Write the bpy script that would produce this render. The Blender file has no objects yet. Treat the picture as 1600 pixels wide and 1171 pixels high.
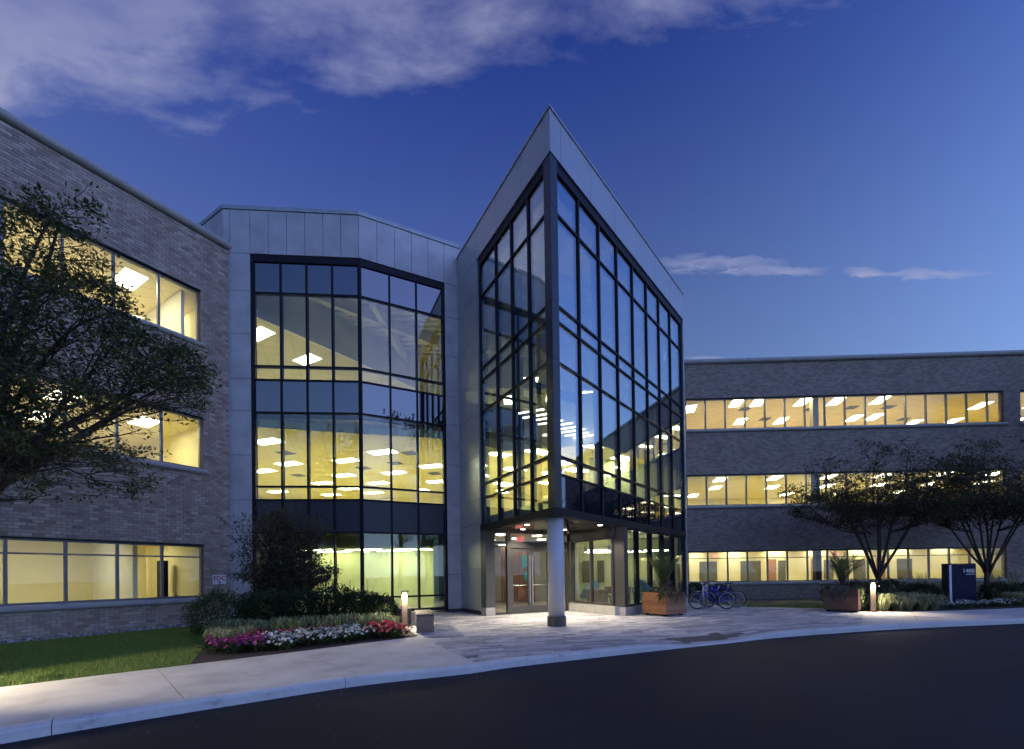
import bpy, math, random
import numpy as np
from math import sin, cos, pi, radians, hypot, atan2
from mathutils import Vector, Matrix

random.seed(7)
RNG = np.random.default_rng(7)
SC = bpy.context.scene
COL = SC.collection

# ------------------------------------------------------------------ camera
EYE = 1.45
F_PX, W_PX, H_PX = 699.864, 1600.0, 1171.0
PITCH, ROLL, PPY = radians(.540009), radians(.7870795), 890.0413
cd = bpy.data.cameras.new('camera')
cam = bpy.data.objects.new('camera', cd)
COL.objects.link(cam)
SC.camera = cam
cd.sensor_width = 36.0
cd.lens = F_PX / W_PX * 36.0
cd.shift_y = (PPY - H_PX / 2) / W_PX
cd.clip_start, cd.clip_end = 0.05, 2000
_c, _s = cos(PITCH), sin(PITCH)
_up = Vector((0, -_s, _c)); _fw = Vector((0, _c, _s)); _x = Vector((1, 0, 0))
_r = cos(ROLL) * _x - sin(ROLL) * _up
_u = cos(ROLL) * _up + sin(ROLL) * _x
cam.matrix_world = Matrix(((_r.x, _u.x, -_fw.x, 0), (_r.y, _u.y, -_fw.y, 0), (_r.z, _u.z, -_fw.z, EYE), (0, 0, 0, 1)))

# ------------------------------------------------------------------ sky, sun, exposure
EXPO = 4.5
K = 2.0 ** -EXPO           # lamps are written as displayed radiance and scaled by this
SKY_STRENGTH = 0.15
SUN_EL, SUN_AZ = radians(-3.0), radians(128)      # already set, behind the camera to the right
SC.view_settings.view_transform = 'Standard'
SC.view_settings.look = 'None'
SC.view_settings.gamma = 1
SC.view_settings.use_curve_mapping = False
SC.view_settings.exposure = EXPO
world = bpy.data.worlds.new('World')
SC.world = world
world.use_nodes = True
nt = world.node_tree
bg = nt.nodes['Background']
N = nt.nodes.new
def lk(a, b): nt.links.new(a, b)
def wmath(op, a, b=None, c=None, clamp=False):
    m = N('ShaderNodeMath'); m.operation = op; m.use_clamp = clamp
    for i, v in enumerate((a, b, c)):
        if v is None: continue
        if isinstance(v, (int, float)): m.inputs[i].default_value = v
        else: lk(v, m.inputs[i])
    return m.outputs[0]
sky = N('ShaderNodeTexSky')
sky.sky_type = 'NISHITA'; sky.sun_disc = False
sky.sun_elevation = SUN_EL; sky.sun_rotation = SUN_AZ
sky.ozone_density = 6.0; sky.air_density = 1.5; sky.dust_density = 0.0
tc = N('ShaderNodeTexCoord')
sep = N('ShaderNodeSeparateXYZ'); lk(tc.outputs['Generated'], sep.inputs[0])
dx, dy, dz = sep.outputs
# clouds lie on a level sheet overhead: direction projected on a plane
zz = wmath('MAXIMUM', dz, .03)
cu, cv = wmath('DIVIDE', dx, zz), wmath('DIVIDE', dy, zz)
cmb = N('ShaderNodeCombineXYZ'); lk(cu, cmb.inputs[0]); lk(cv, cmb.inputs[1])
mp = N('ShaderNodeMapping'); lk(cmb.outputs[0], mp.inputs[0])
mp.inputs['Rotation'].default_value = (0, 0, radians(-14)); mp.inputs['Scale'].default_value = (1.0, 2.1, 1)
n1 = N('ShaderNodeTexNoise'); lk(mp.outputs[0], n1.inputs[0])
n1.inputs['Scale'].default_value = 3.1; n1.inputs['Detail'].default_value = 9; n1.inputs['Roughness'].default_value = .58; n1.inputs['Distortion'].default_value = .25
n2 = N('ShaderNodeTexNoise'); lk(mp.outputs[0], n2.inputs[0])
n2.inputs['Scale'].default_value = 1.3; n2.inputs['Detail'].default_value = 5; n2.inputs['Roughness'].default_value = .5
# a bank of cloud overhead whose edge runs across the view
edge = wmath('ADD', cv, wmath('ADD', wmath('MULTIPLY', cu, .10), wmath('MULTIPLY', wmath('MAXIMUM', cu, 0), .13)))
bank = wmath('MULTIPLY', wmath('SUBTRACT', .868, edge), 9.0)
bank = wmath('ADD', bank, wmath('MULTIPLY', wmath('SUBTRACT', n1.outputs[0], .46), 3.7))
bank = wmath('MULTIPLY', bank, .9, clamp=True)
bank = wmath('MULTIPLY', bank, wmath('MULTIPLY', wmath('SUBTRACT', cv, .42), 5.0, clamp=True))      # it ends overhead, the sky behind is clear
# thin bands of cloud low in the sky to the right
gx_, gz_ = wmath('DIVIDE', dx, wmath('MAXIMUM', dy, .05)), wmath('DIVIDE', dz, wmath('MAXIMUM', dy, .05))
front = wmath('GREATER_THAN', dy, .1)
def wisp(cx, cz, wx, wz):
    da = wmath('DIVIDE', wmath('SUBTRACT', gx_, cx), wx)
    de = wmath('DIVIDE', wmath('SUBTRACT', gz_, cz), wz)
    wn = N('ShaderNodeTexNoise'); cb = N('ShaderNodeCombineXYZ')
    lk(wmath('MULTIPLY', gx_, 7.0), cb.inputs[0]); lk(wmath('MULTIPLY', gz_, 26.0), cb.inputs[1]); lk(cb.outputs[0], wn.inputs[0])
    wn.inputs['Scale'].default_value = 1.7; wn.inputs['Detail'].default_value = 8; wn.inputs['Roughness'].default_value = .62; wn.inputs['Distortion'].default_value = .8
    de = wmath('ADD', de, wmath('MULTIPLY', wmath('SUBTRACT', wn.outputs[0], .5), 3.2))
    q = wmath('ADD', wmath('MULTIPLY', da, da), wmath('MULTIPLY', de, de))
    v = wmath('SUBTRACT', 1.0, q, clamp=True)
    return wmath('MULTIPLY', front, wmath('MULTIPLY', v, wmath('MULTIPLY', wn.outputs[0], 1.4)))
wsum = wisp(.47, .690, .17, .022)
for a in ((.60, .672, .13, .012), (.93, .660, .17, .013), (.80, .667, .05, .012), (.44, .478, .05, .004)):
    wsum = wmath('ADD', wsum, wisp(*a), clamp=True)
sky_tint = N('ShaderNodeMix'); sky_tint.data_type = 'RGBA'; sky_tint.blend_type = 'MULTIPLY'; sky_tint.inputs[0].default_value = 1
# air near the horizon is paler
elev = wmath('DIVIDE', wmath('ARCSINE', wmath('MAXIMUM', dz, 0)), radians(56))
hz = wmath('MULTIPLY', wmath('POWER', wmath('SUBTRACT', 1.0, elev, clamp=True), 1.5), .9)
hmix = N('ShaderNodeMix'); hmix.data_type = 'RGBA'; hmix.blend_type = 'MIX'
nscale = N('ShaderNodeMix'); nscale.data_type = 'RGBA'; nscale.blend_type = 'MULTIPLY'; nscale.inputs[0].default_value = 1
lk(sky.outputs[0], nscale.inputs[6]); nscale.inputs[7].default_value = (.8, 2.05, 2.12, 1)
lk(hz, hmix.inputs[0]); lk(nscale.outputs[2], hmix.inputs[6]); hmix.inputs[7].default_value = (.080, .125, .205, 1)
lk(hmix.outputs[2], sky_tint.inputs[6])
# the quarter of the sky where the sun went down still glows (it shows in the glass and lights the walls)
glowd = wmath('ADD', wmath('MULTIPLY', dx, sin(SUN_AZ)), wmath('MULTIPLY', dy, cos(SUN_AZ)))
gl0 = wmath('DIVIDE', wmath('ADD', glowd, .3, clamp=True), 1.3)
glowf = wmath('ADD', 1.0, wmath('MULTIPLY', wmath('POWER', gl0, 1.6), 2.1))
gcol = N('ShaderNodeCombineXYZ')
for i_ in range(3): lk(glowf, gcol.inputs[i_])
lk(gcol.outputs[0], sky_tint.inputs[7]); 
cl_col = N('ShaderNodeMix'); cl_col.data_type = 'RGBA'; cl_col.blend_type = 'MIX'
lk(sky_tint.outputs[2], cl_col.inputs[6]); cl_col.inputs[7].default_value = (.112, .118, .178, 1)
CLOUD_COL = cl_col.inputs[7]
fac = wmath('ADD', wmath('MULTIPLY', bank, wmath('ADD', wmath('MULTIPLY', wmath('SUBTRACT', n2.outputs[0], .5), 1.5), wmath('MULTIPLY', n1.outputs[0], 1.1), clamp=True)), wmath('MULTIPLY', wsum, .7), clamp=True)
lk(fac, cl_col.inputs[0])
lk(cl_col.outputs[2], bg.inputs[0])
bg.inputs[1].default_value = SKY_STRENGTH

# the afterglow: a very soft, weak sun from behind the camera
sd = bpy.data.lights.new('sun', 'SUN')
sd.energy = .0125; sd.angle = radians(80); sd.color = (1.0, .88, .84)
sun = bpy.data.objects.new('sun', sd)
COL.objects.link(sun)
sun.rotation_euler = (radians(55), 0, radians(45))     # light comes from the sun's quarter of the sky
SC.cycles.max_bounces = 14
SC.cycles.transparent_max_bounces = 24
SC.cycles.diffuse_bounces = 5
SC.cycles.glossy_bounces = 4
SC.cycles.transmission_bounces = 8
SC.cycles.caustics_reflective = False
SC.cycles.caustics_refractive = False
SC.cycles.sample_clamp_indirect = 6 * K * 4
SC.cycles.blur_glossy = .5
# ------------------------------------------------------------------ materials
MATS = {}
def nodes_of(name):
    m = bpy.data.materials.new(name); m.use_nodes = True
    MATS[name] = m
    return m, m.node_tree, m.node_tree.nodes['Principled BSDF']
def nmath(t, op, a, b=None, clamp=False):
    m = t.nodes.new('ShaderNodeMath'); m.operation = op; m.use_clamp = clamp
    for i, v in enumerate((a, b)):
        if v is None: continue
        if isinstance(v, (int, float)): m.inputs[i].default_value = v
        else: t.links.new(v, m.inputs[i])
    return m.outputs[0]
def noise(t, scale, detail=4, rough=.55, coord='Object', stretch=None):
    tcn = t.nodes.new('ShaderNodeTexCoord'); n = t.nodes.new('ShaderNodeTexNoise')
    src = tcn.outputs[coord]
    if coord == 'World':
        pass
    if stretch:
        mpn = t.nodes.new('ShaderNodeMapping'); mpn.inputs['Scale'].default_value = stretch
        t.links.new(src, mpn.inputs[0]); src = mpn.outputs[0]
    t.links.new(src, n.inputs[0])
    n.inputs['Scale'].default_value = scale; n.inputs['Detail'].default_value = detail; n.inputs['Roughness'].default_value = rough
    return n.outputs[0]
def wnoise(t, scale, detail=4, rough=.55, stretch=(1, 1, 1)):
    g = t.nodes.new('ShaderNodeNewGeometry'); n = t.nodes.new('ShaderNodeTexNoise')
    mpn = t.nodes.new('ShaderNodeMapping'); mpn.inputs['Scale'].default_value = stretch
    t.links.new(g.outputs['Position'], mpn.inputs[0]); t.links.new(mpn.outputs[0], n.inputs[0])
    n.inputs['Scale'].default_value = scale; n.inputs['Detail'].default_value = detail; n.inputs['Roughness'].default_value = rough
    return n.outputs[0]
def ramp(t, fac, stops):
    r = t.nodes.new('ShaderNodeValToRGB'); t.links.new(fac, r.inputs[0])
    el = r.color_ramp.elements
    while len(el) < len(stops): el.new(.5)
    for e, (p, c) in zip(el, stops):
        e.position = p; e.color = (*c, 1)
    return r.outputs[0]
def bump(t, bs, h, strength=.3, dist=.01):
    b = t.nodes.new('ShaderNodeBump'); b.inputs['Strength'].default_value = strength; b.inputs['Distance'].default_value = dist
    t.links.new(h, b.inputs['Height']); t.links.new(b.outputs[0], bs.inputs['Normal'])
def plain(name, col, rough=.6, metal=0.0, vary=.12, scale=3.0, spec=.5, bmp=0.0, bscale=60):
    m, t, b = nodes_of(name)
    n = wnoise(t, scale)
    lo = tuple(c * (1 - vary) for c in col); hi = tuple(min(1, c * (1 + vary)) for c in col)
    t.links.new(ramp(t, n, [(.3, lo), (.7, hi)]), b.inputs['Base Color'])
    b.inputs['Roughness'].default_value = rough; b.inputs['Metallic'].default_value = metal
    b.inputs['Specular IOR Level'].default_value = spec
    if bmp: bump(t, b, wnoise(t, bscale), bmp)
    return m
def piece_random(t):
    g = t.nodes.new('ShaderNodeNewGeometry'); oi = t.nodes.new('ShaderNodeObjectInfo')
    return nmath(t, 'FRACT', nmath(t, 'ADD', g.outputs['Random Per Island'], oi.outputs['Random']))
def pieces(name, stops, rough=.85, bmp=.3, bscale=40, nvar=.35, nscale=6, streak=(1, 1, 1)):
    """masonry pieces: each island / object its own tone, with grain"""
    m, t, b = nodes_of(name)
    c = ramp(t, piece_random(t), stops)
    mx = t.nodes.new('ShaderNodeMix'); mx.data_type = 'RGBA'; mx.blend_type = 'MULTIPLY'; mx.inputs[0].default_value = 1
    t.links.new(c, mx.inputs[6])
    t.links.new(ramp(t, wnoise(t, nscale, 5, .55, streak), [(.25, (1 - nvar,) * 3), (.75, (1 + nvar * .4,) * 3)]), mx.inputs[7])
    t.links.new(mx.outputs[2], b.inputs['Base Color'])
    b.inputs['Roughness'].default_value = rough
    if bmp: bump(t, b, wnoise(t, bscale, 5), bmp, .006)
    return m
def glow(name, col, strength):
    m, t, b = nodes_of(name)
    b.inputs['Base Color'].default_value = (.8, .8, .8, 1)
    b.inputs['Emission Color'].default_value = (*col, 1)
    b.inputs['Emission Strength'].default_value = strength * K
    if name.startswith('troffer') or name.startswith('tower'):
        # parabolic louvre: a dark cell grid before the tubes
        tcn = t.nodes.new('ShaderNodeTexCoord'); br = t.nodes.new('ShaderNodeTexBrick'); t.links.new(tcn.outputs['Object'], br.inputs[0])
        br.offset = 0; br.inputs['Scale'].default_value = 1; br.inputs['Brick Width'].default_value = .2; br.inputs['Row Height'].default_value = .15; br.inputs['Mortar Size'].default_value = .016
        br.inputs['Color1'].default_value = (*col, 1); br.inputs['Color2'].default_value = (*col, 1); br.inputs['Mortar'].default_value = (*[c * .04 for c in col], 1)
        t.links.new(br.outputs[0], b.inputs['Emission Color'])
    return m
def glass(name, r0, tint, gtint=(1, 1, 1)):
    m, t, b = nodes_of(name)
    t.nodes.remove(b)
    out = t.nodes['Material Output']
    tr = t.nodes.new('ShaderNodeBsdfTransparent'); tr.inputs[0].default_value = (*tint, 1)
    gl = t.nodes.new('ShaderNodeBsdfGlossy'); gl.inputs['Roughness'].default_value = 0.0; gl.inputs['Color'].default_value = (*gtint, 1)
    # float glass is never quite flat
    bp = t.nodes.new('ShaderNodeBump'); bp.inputs['Strength'].default_value = .02; bp.inputs['Distance'].default_value = .05
    t.links.new(wnoise(t, .9, 2), bp.inputs['Height']); t.links.new(bp.outputs[0], gl.inputs['Normal'])
    # the same reflectance from both sides of the pane (Schlick)
    ge = t.nodes.new('ShaderNodeNewGeometry'); dt = t.nodes.new('ShaderNodeVectorMath'); dt.operation = 'DOT_PRODUCT'
    t.links.new(ge.outputs['Incoming'], dt.inputs[0]); t.links.new(bp.outputs[0], dt.inputs[1])
    cs = nmath(t, 'ABSOLUTE', dt.outputs['Value'])
    sch = nmath(t, 'POWER', nmath(t, 'SUBTRACT', 1.0, cs, True), 5.0)
    refl = nmath(t, 'ADD', r0, nmath(t, 'MULTIPLY', sch, 1 - r0), True)
    mx = t.nodes.new('ShaderNodeMixShader')
    t.links.new(refl, mx.inputs[0]); t.links.new(tr.outputs[0], mx.inputs[1]); t.links.new(gl.outputs[0], mx.inputs[2])
    t.links.new(mx.outputs[0], out.inputs[0])
    return m
def leafmat(name, cols, rough=.55):
    m, t, b = nodes_of(name)
    t.links.new(ramp(t, piece_random(t), cols), b.inputs['Base Color'])
    b.inputs['Roughness'].default_value = rough
    out = t.nodes['Material Output']
    tl = t.nodes.new('ShaderNodeBsdfTranslucent')
    t.links.new(ramp(t, piece_random(t), cols), tl.inputs[0])
    mx = t.nodes.new('ShaderNodeMixShader'); mx.inputs[0].default_value = .25
    t.links.new(b.outputs[0], mx.inputs[1]); t.links.new(tl.outputs[0], mx.inputs[2]); t.links.new(mx.outputs[0], out.inputs[0])
    return m

BRICK = pieces('brick', [(0, (.29, .215, .17)), (.2, (.375, .295, .235)), (.6, (.43, .345, .275)), (.9, (.48, .395, .32)), (1, (.55, .465, .385))], nvar=.24, nscale=2.2, streak=(1, 1, .12))
MORTAR = plain('mortar', (.25, .215, .185), .95, bmp=.3)
PRECAST = plain('precast', (.36, .35, .33), .7, bmp=.15)
ALU = plain('aluminium_panel', (.4, .395, .405), .45, .15, vary=.15, scale=1.6)
ALU_TOWER = plain('aluminium_panel_smooth', (.40, .41, .43), .34, .35, vary=.05, scale=1.2)
COLP = plain('column_paint', (.5, .5, .52), .38, 0, vary=.03)
COPE = plain('coping_metal', (.3, .33, .34), .4, .4)
JOINT = plain('joint_backing', (.05, .05, .055), .9)  # dark backing behind the open joints of the cladding panels
DARK = plain('dark_anodised', (.008, .009, .016), .5, 0, vary=.08, spec=.18)
BRONZE = plain('grey_painted_metal', (.065, .063, .062), .4, .3, vary=.06)
SPANDREL, _t, _b = nodes_of('spandrel_glass')
_b.inputs['Base Color'].default_value = (.004, .006, .014, 1); _b.inputs['Roughness'].default_value = .02; _b.inputs['Specular IOR Level'].default_value = .9
_b.inputs['IOR'].default_value = 1.9
WFRAME = plain('window_frame_grey', (.16, .16, .165), .45, .3)
GLASS_WING = glass('wing_glass', .03, (.95, .96, .93))
GLASS_BAY = glass('bay_glass', .07, (.86, .92, .87))
GLASS_TOWER = glass('tower_glass', .33, (.9, .96, .94), (.86, .94, 1))
GLASS_LOBBY = glass('lobby_glass', .03, (.93, .95, .93))
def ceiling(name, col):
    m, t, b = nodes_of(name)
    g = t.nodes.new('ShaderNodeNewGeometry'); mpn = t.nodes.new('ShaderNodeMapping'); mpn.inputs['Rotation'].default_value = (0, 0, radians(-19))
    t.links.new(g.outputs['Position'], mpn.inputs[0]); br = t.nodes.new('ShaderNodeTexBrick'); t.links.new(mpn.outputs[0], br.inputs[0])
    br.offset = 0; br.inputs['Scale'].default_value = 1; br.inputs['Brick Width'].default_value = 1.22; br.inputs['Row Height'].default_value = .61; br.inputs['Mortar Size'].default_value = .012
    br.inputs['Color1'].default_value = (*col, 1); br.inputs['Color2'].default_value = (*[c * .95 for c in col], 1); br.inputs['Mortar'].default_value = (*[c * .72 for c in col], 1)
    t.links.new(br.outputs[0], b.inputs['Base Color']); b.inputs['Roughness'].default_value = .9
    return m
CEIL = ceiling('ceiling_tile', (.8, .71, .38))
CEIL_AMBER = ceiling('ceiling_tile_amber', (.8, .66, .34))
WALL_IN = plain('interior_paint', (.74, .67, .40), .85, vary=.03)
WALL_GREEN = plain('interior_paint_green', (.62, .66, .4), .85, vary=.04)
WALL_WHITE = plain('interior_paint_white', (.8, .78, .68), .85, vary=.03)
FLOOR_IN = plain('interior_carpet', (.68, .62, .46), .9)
FLOOR_LOBBY = plain('lobby_floor', (.5, .42, .36), .3)
LAMP = glow('troffer_light', (1, .955, .66), 30)
LAMP_LOW = glow('troffer_light_low', (1, .955, .7), 18)
LAMP_TOWER = glow('tower_light', (1, .93, .62), 54)
LAMP_AMBER = glow('troffer_light_warm', (1, .93, .60), 30)
LAMP_SOFT = glow('cove_light', (1, .95, .78), 14)
LAMP_DIM = glow('high_bay_light', (1, .92, .72), 8)
LAMP_DOWN = glow('downlight', (1, .9, .72), 22)
EXIT_RED = glow('exit_sign_red', (1, .05, .06), .75)
ROOFM = plain('roof_membrane', (.2, .2, .2), .9)
WOODW = None

# ------------------------------------------------------------------ mesh helpers
class MB:
    def __init__(s): s.v = []; s.f = []; s.m = []
    def add(s, vs, fs, mi=0):
        o = len(s.v); s.v += [tuple(p) for p in vs]; s.f += [tuple(i + o for i in f) for f in fs]; s.m += [mi] * len(fs)
        return s
    def hexa(s, p, mi=0):
        """p: 8 corners, bottom ring then top ring"""
        return s.add(p, [(3, 2, 1, 0), (4, 5, 6, 7), (0, 1, 5, 4), (1, 2, 6, 5), (2, 3, 7, 6), (3, 0, 4, 7)], mi)
    def box(s, x0, x1, y0, y1, z0, z1, mi=0):
        return s.hexa([(x0, y0, z0), (x1, y0, z0), (x1, y1, z0), (x0, y1, z0), (x0, y0, z1), (x1, y0, z1), (x1, y1, z1), (x0, y1, z1)], mi)
    def fbox(s, fr, s0, s1, n0, n1, z0, z1, mi=0):
        return s.hexa([fr.P(s0, n1, z0), fr.P(s1, n1, z0), fr.P(s1, n0, z0), fr.P(s0, n0, z0), fr.P(s0, n1, z1), fr.P(s1, n1, z1), fr.P(s1, n0, z1), fr.P(s0, n0, z1)], mi)
    def mbox(s, fr, s0, s1, n0, n1, z0, z1, m0=0, m1=0, mi=0):
        """fbox whose ends are mitred: the end s moves by m per metre of depth"""
        q = [(s0 + m0 * n1, n1), (s1 + m1 * n1, n1), (s1 + m1 * n0, n0), (s0 + m0 * n0, n0)]
        return s.hexa([fr.P(a, b, z0) for a, b in q] + [fr.P(a, b, z1) for a, b in q], mi)
    def prism(s, poly, z0, z1, mi=0):
        n = len(poly); a = sum(poly[i][0] * poly[(i + 1) % n][1] - poly[(i + 1) % n][0] * poly[i][1] for i in range(n))
        if a < 0: poly = poly[::-1]
        vs = [(p[0], p[1], z0) for p in poly] + [(p[0], p[1], z1) for p in poly]
        fs = [tuple(range(n))[::-1], tuple(range(n, 2 * n))] + [(i, (i + 1) % n, n + (i + 1) % n, n + i) for i in range(n)]
        return s.add(vs, fs, mi)
    def tube(s, pts, rad, sides=8, mi=0, cap=True):
        pts = [Vector(p) for p in pts]; n = len(pts)
        if not hasattr(rad, '__len__'): rad = [rad] * n
        vs = []; ref = None
        for i, p in enumerate(pts):
            d = (pts[min(i + 1, n - 1)] - pts[max(i - 1, 0)])
            if d.length < 1e-9: d = Vector((0, 0, 1))
            d.normalize()
            if ref is None: ref = d.orthogonal().normalized()
            ref = (ref - d * ref.dot(d))
            if ref.length < 1e-6: ref = d.orthogonal()
            ref.normalize(); b = d.cross(ref)
            for k in range(sides):
                a = 2 * pi * k / sides
                vs.append(p + (ref * cos(a) + b * sin(a)) * rad[i])
        fs = []
        for i in range(n - 1):
            for k in range(sides):
                k2 = (k + 1) % sides
                fs.append((i * sides + k, i * sides + k2, (i + 1) * sides + k2, (i + 1) * sides + k))
        if cap:
            fs.append(tuple(range(sides))[::-1]); fs.append(tuple((n - 1) * sides + k for k in range(sides)))
        return s.add(vs, fs, mi)
    def lathe(s, prof, c=(0, 0, 0), sides=24, mi=0):
        vs = []; fs = []; n = len(prof)
        for r, z in prof:
            for k in range(sides):
                a = 2 * pi * k / sides; vs.append((c[0] + r * cos(a), c[1] + r * sin(a), c[2] + z))
        for i in range(n - 1):
            for k in range(sides):
                k2 = (k + 1) % sides; fs.append((i * sides + k, i * sides + k2, (i + 1) * sides + k2, (i + 1) * sides + k))
        fs.append(tuple(range(sides))[::-1]); fs.append(tuple((n - 1) * sides + k for k in range(sides)))
        return s.add(vs, fs, mi)
    def profile(s, fr, prof, s0, s1, mi=0):
        """extrude a closed (n, z) profile along a wall frame"""
        k = len(prof)
        vs = [fr.P(s0, n, z) for n, z in prof] + [fr.P(s1, n, z) for n, z in prof]
        fs = [tuple(range(k)), tuple(range(k, 2 * k))[::-1]] + [((i + 1) % k, i, k + i, k + (i + 1) % k) for i in range(k)]
        return s.add(vs, fs, mi)
class Fr:
    """wall frame: s runs left to right along the wall, n points out to the viewer"""
    def __init__(s, a, b):
        s.a = Vector((a[0], a[1], 0)); d = Vector((b[0] - a[0], b[1] - a[1], 0)); s.L = d.length; s.d = d / s.L
        s.n = Vector((s.d.y, -s.d.x, 0)); s.ang = atan2(s.d.y, s.d.x)
    def P(s, u, n, z): return s.a + s.d * u + s.n * n + Vector((0, 0, z))
    def xy(s, u, n=0): p = s.P(u, n, 0); return (p.x, p.y)

def tag(o, label=None, cat=None, group=None, kind=None):
    for k, v in (('label', label), ('category', cat), ('group', group), ('kind', kind)):
        if v: o[k] = v
    return o
ORG = {}
def thing(name, loc, label, cat, group=None):
    o = bpy.data.objects.new(name, None); o.empty_display_size = .3
    o.location = loc; COL.objects.link(o); ORG[o] = Vector(loc)
    return tag(o, label, cat, group)
def mesh_of(name, mb, mats, smooth=False, center=None):
    me = bpy.data.meshes.new(name)
    c = Vector(center) if center is not None else Vector((0, 0, 0))
    me.from_pydata([(p[0] - c.x, p[1] - c.y, p[2] - c.z) for p in mb.v], [], mb.f)
    mats = mats if isinstance(mats, (list, tuple)) else [mats]
    for m in mats: me.materials.append(m)
    if len(mats) > 1: me.polygons.foreach_set('material_index', mb.m)
    if smooth: me.polygons.foreach_set('use_smooth', [True] * len(me.polygons))
    me.update()
    return me
def part(name, mb, mats, parent=None, smooth=False, label=None, kind=None, center=True):
    """one mesh object; vertices are given in world space (or the thing's own space when the thing sits at the origin)"""
    lo = [min(p[i] for p in mb.v) for i in range(3)]; hi = [max(p[i] for p in mb.v) for i in range(3)]
    c = Vector([(lo[i] + hi[i]) / 2 for i in range(3)])
    if parent is None: c.z = lo[2]
    o = bpy.data.objects.new(name, mesh_of(name, mb, mats, smooth, c))
    COL.objects.link(o); ORG[o] = c
    if parent is not None:
        o.parent = parent; o.location = c - ORG[parent]
    else: o.location = c
    if label: o['label'] = label
    if kind: o['kind'] = kind
    return o
def inst(src, name, loc, rotz, parent=None):
    """a copy of a single mesh piece sharing its mesh data, at a world place"""
    o = src.copy() if isinstance(src, bpy.types.Object) else bpy.data.objects.new(name, src)
    COL.objects.link(o); ORG[o] = Vector(loc); o.rotation_euler = (0, 0, rotz)
    if parent is not None:
        o.parent = parent; o.location = Vector(loc) - ORG[parent]
    else: o.location = loc
    return o
def kids(o): return list(o.children)
def dup(root, loc, rotz=0, scale=None, label=None, group=None):
    def rec(o, par):
        c = o.copy(); COL.objects.link(c)
        if par is not None: c.parent = par
        for k in KID.get(o, ()): rec(k, c)
        return c
    r = rec(root, None)
    r.location = loc; r.rotation_euler = (0, 0, rotz)
    if scale: r.scale = (scale,) * 3
    if label: r['label'] = label
    if group: r['group'] = group
    return r
KID = {}
def index_kids():
    KID.clear()
    for o in bpy.data.objects:
        if o.parent: KID.setdefault(o.parent, []).append(o)
def spheremesh(mb, c, r, mi=0, seg=10, ring=6, sz=1.0):
    prof = [(max(1e-4, r * sin(pi * i / ring)), -r * cos(pi * i / ring) * sz) for i in range(ring + 1)]
    return mb.lathe(prof, c, seg, mi)
def text_mb(txt, size, fr_o, ex, ez, nrm, depth=.006):
    """flat lettering turned into a mesh, laid on a plane"""
    cu_ = bpy.data.curves.new('lettering', 'FONT'); cu_.body = txt; cu_.size = size; cu_.align_x = 'CENTER'; cu_.extrude = depth / 2
    cu_.offset = size * (.02 if txt == 'FDC' else .006)
    tmp = bpy.data.objects.new('lettering_tmp', cu_); COL.objects.link(tmp)
    dg = bpy.context.evaluated_depsgraph_get(); dg.update()
    me = bpy.data.meshes.new_from_object(tmp.evaluated_get(dg))
    mb = MB()
    mb.add([fr_o + ex * v.co.x + ez * v.co.y + nrm * (v.co.z + depth / 2) for v in me.vertices], [tuple(p.vertices) for p in me.polygons])
    bpy.data.objects.remove(tmp); bpy.data.curves.remove(cu_); bpy.data.meshes.remove(me)
    return mb
def inpoly(x, y, poly):
    r = False; n = len(poly)
    for i in range(n):
        x0, y0 = poly[i]; x1, y1 = poly[(i + 1) % n]
        if (y0 > y) != (y1 > y) and x < (x1 - x0) * (y - y0) / (y1 - y0) + x0: r = not r
    return r
def clip_poly(poly, a, b):
    """keep the part of poly to the left of a->b"""
    out = []; n = len(poly)
    sd_ = lambda p: (b[0] - a[0]) * (p[1] - a[1]) - (b[1] - a[1]) * (p[0] - a[0])
    for i in range(n):
        p, q = poly[i], poly[(i + 1) % n]; dp, dq = sd_(p), sd_(q)
        if dp >= 0: out.append(p)
        if dp * dq < 0:
            t_ = dp / (dp - dq); out.append((p[0] + (q[0] - p[0]) * t_, p[1] + (q[1] - p[1]) * t_))
    return out
def smooth_line(pts, n=6):
    out = []
    P = [Vector(p) for p in pts]; P = [P[0] * 2 - P[1]] + P + [P[-1] * 2 - P[-2]]
    for i in range(1, len(P) - 2):
        for k in range(n):
            t_ = k / n; a, b, c, d = P[i - 1], P[i], P[i + 1], P[i + 2]
            out.append(.5 * ((2 * b) + (c - a) * t_ + (2 * a - 5 * b + 4 * c - d) * t_ ** 2 + (3 * b - a - 3 * c + d) * t_ ** 3))
    out.append(P[-2])
    return out
# ------------------------------------------------------------------ plan of the place (metres, camera at the origin, looking along +Y)
LW0, LWC = Vector((-12.437, 10.885)), Vector((-9.692, 15.430))
BA, BC_, BE = (-9.846, 15.391), (-5.267, 15.750), (-1.904, 17.453)
TF, TG = (1.157, 11.753), (7.799, 19.868)
LDIR = (LWC - LW0).normalized()
fLW = Fr(tuple(LW0 - LDIR * 6.5), tuple(LWC))                 # left wing, s = 11.81 at the corner
fRW = Fr((9.853 - 3 * .99945, 24.54 + 3 * .033), (9.853 + 27 * .99945, 24.54 - 27 * .033))   # right wing, s shifted by 3
fB1, fB2 = Fr(BA, BC_), Fr(BC_, BE)
TLL = 6.455
TLE = (1.157 - .4857 * TLL, 11.753 + .874 * TLL)
fTL, fTR = Fr(TLE, TF), Fr(TF, TG)
FLOORS = [(.88, 2.51), (5.08, 6.71), (9.28, 10.91)]

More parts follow.
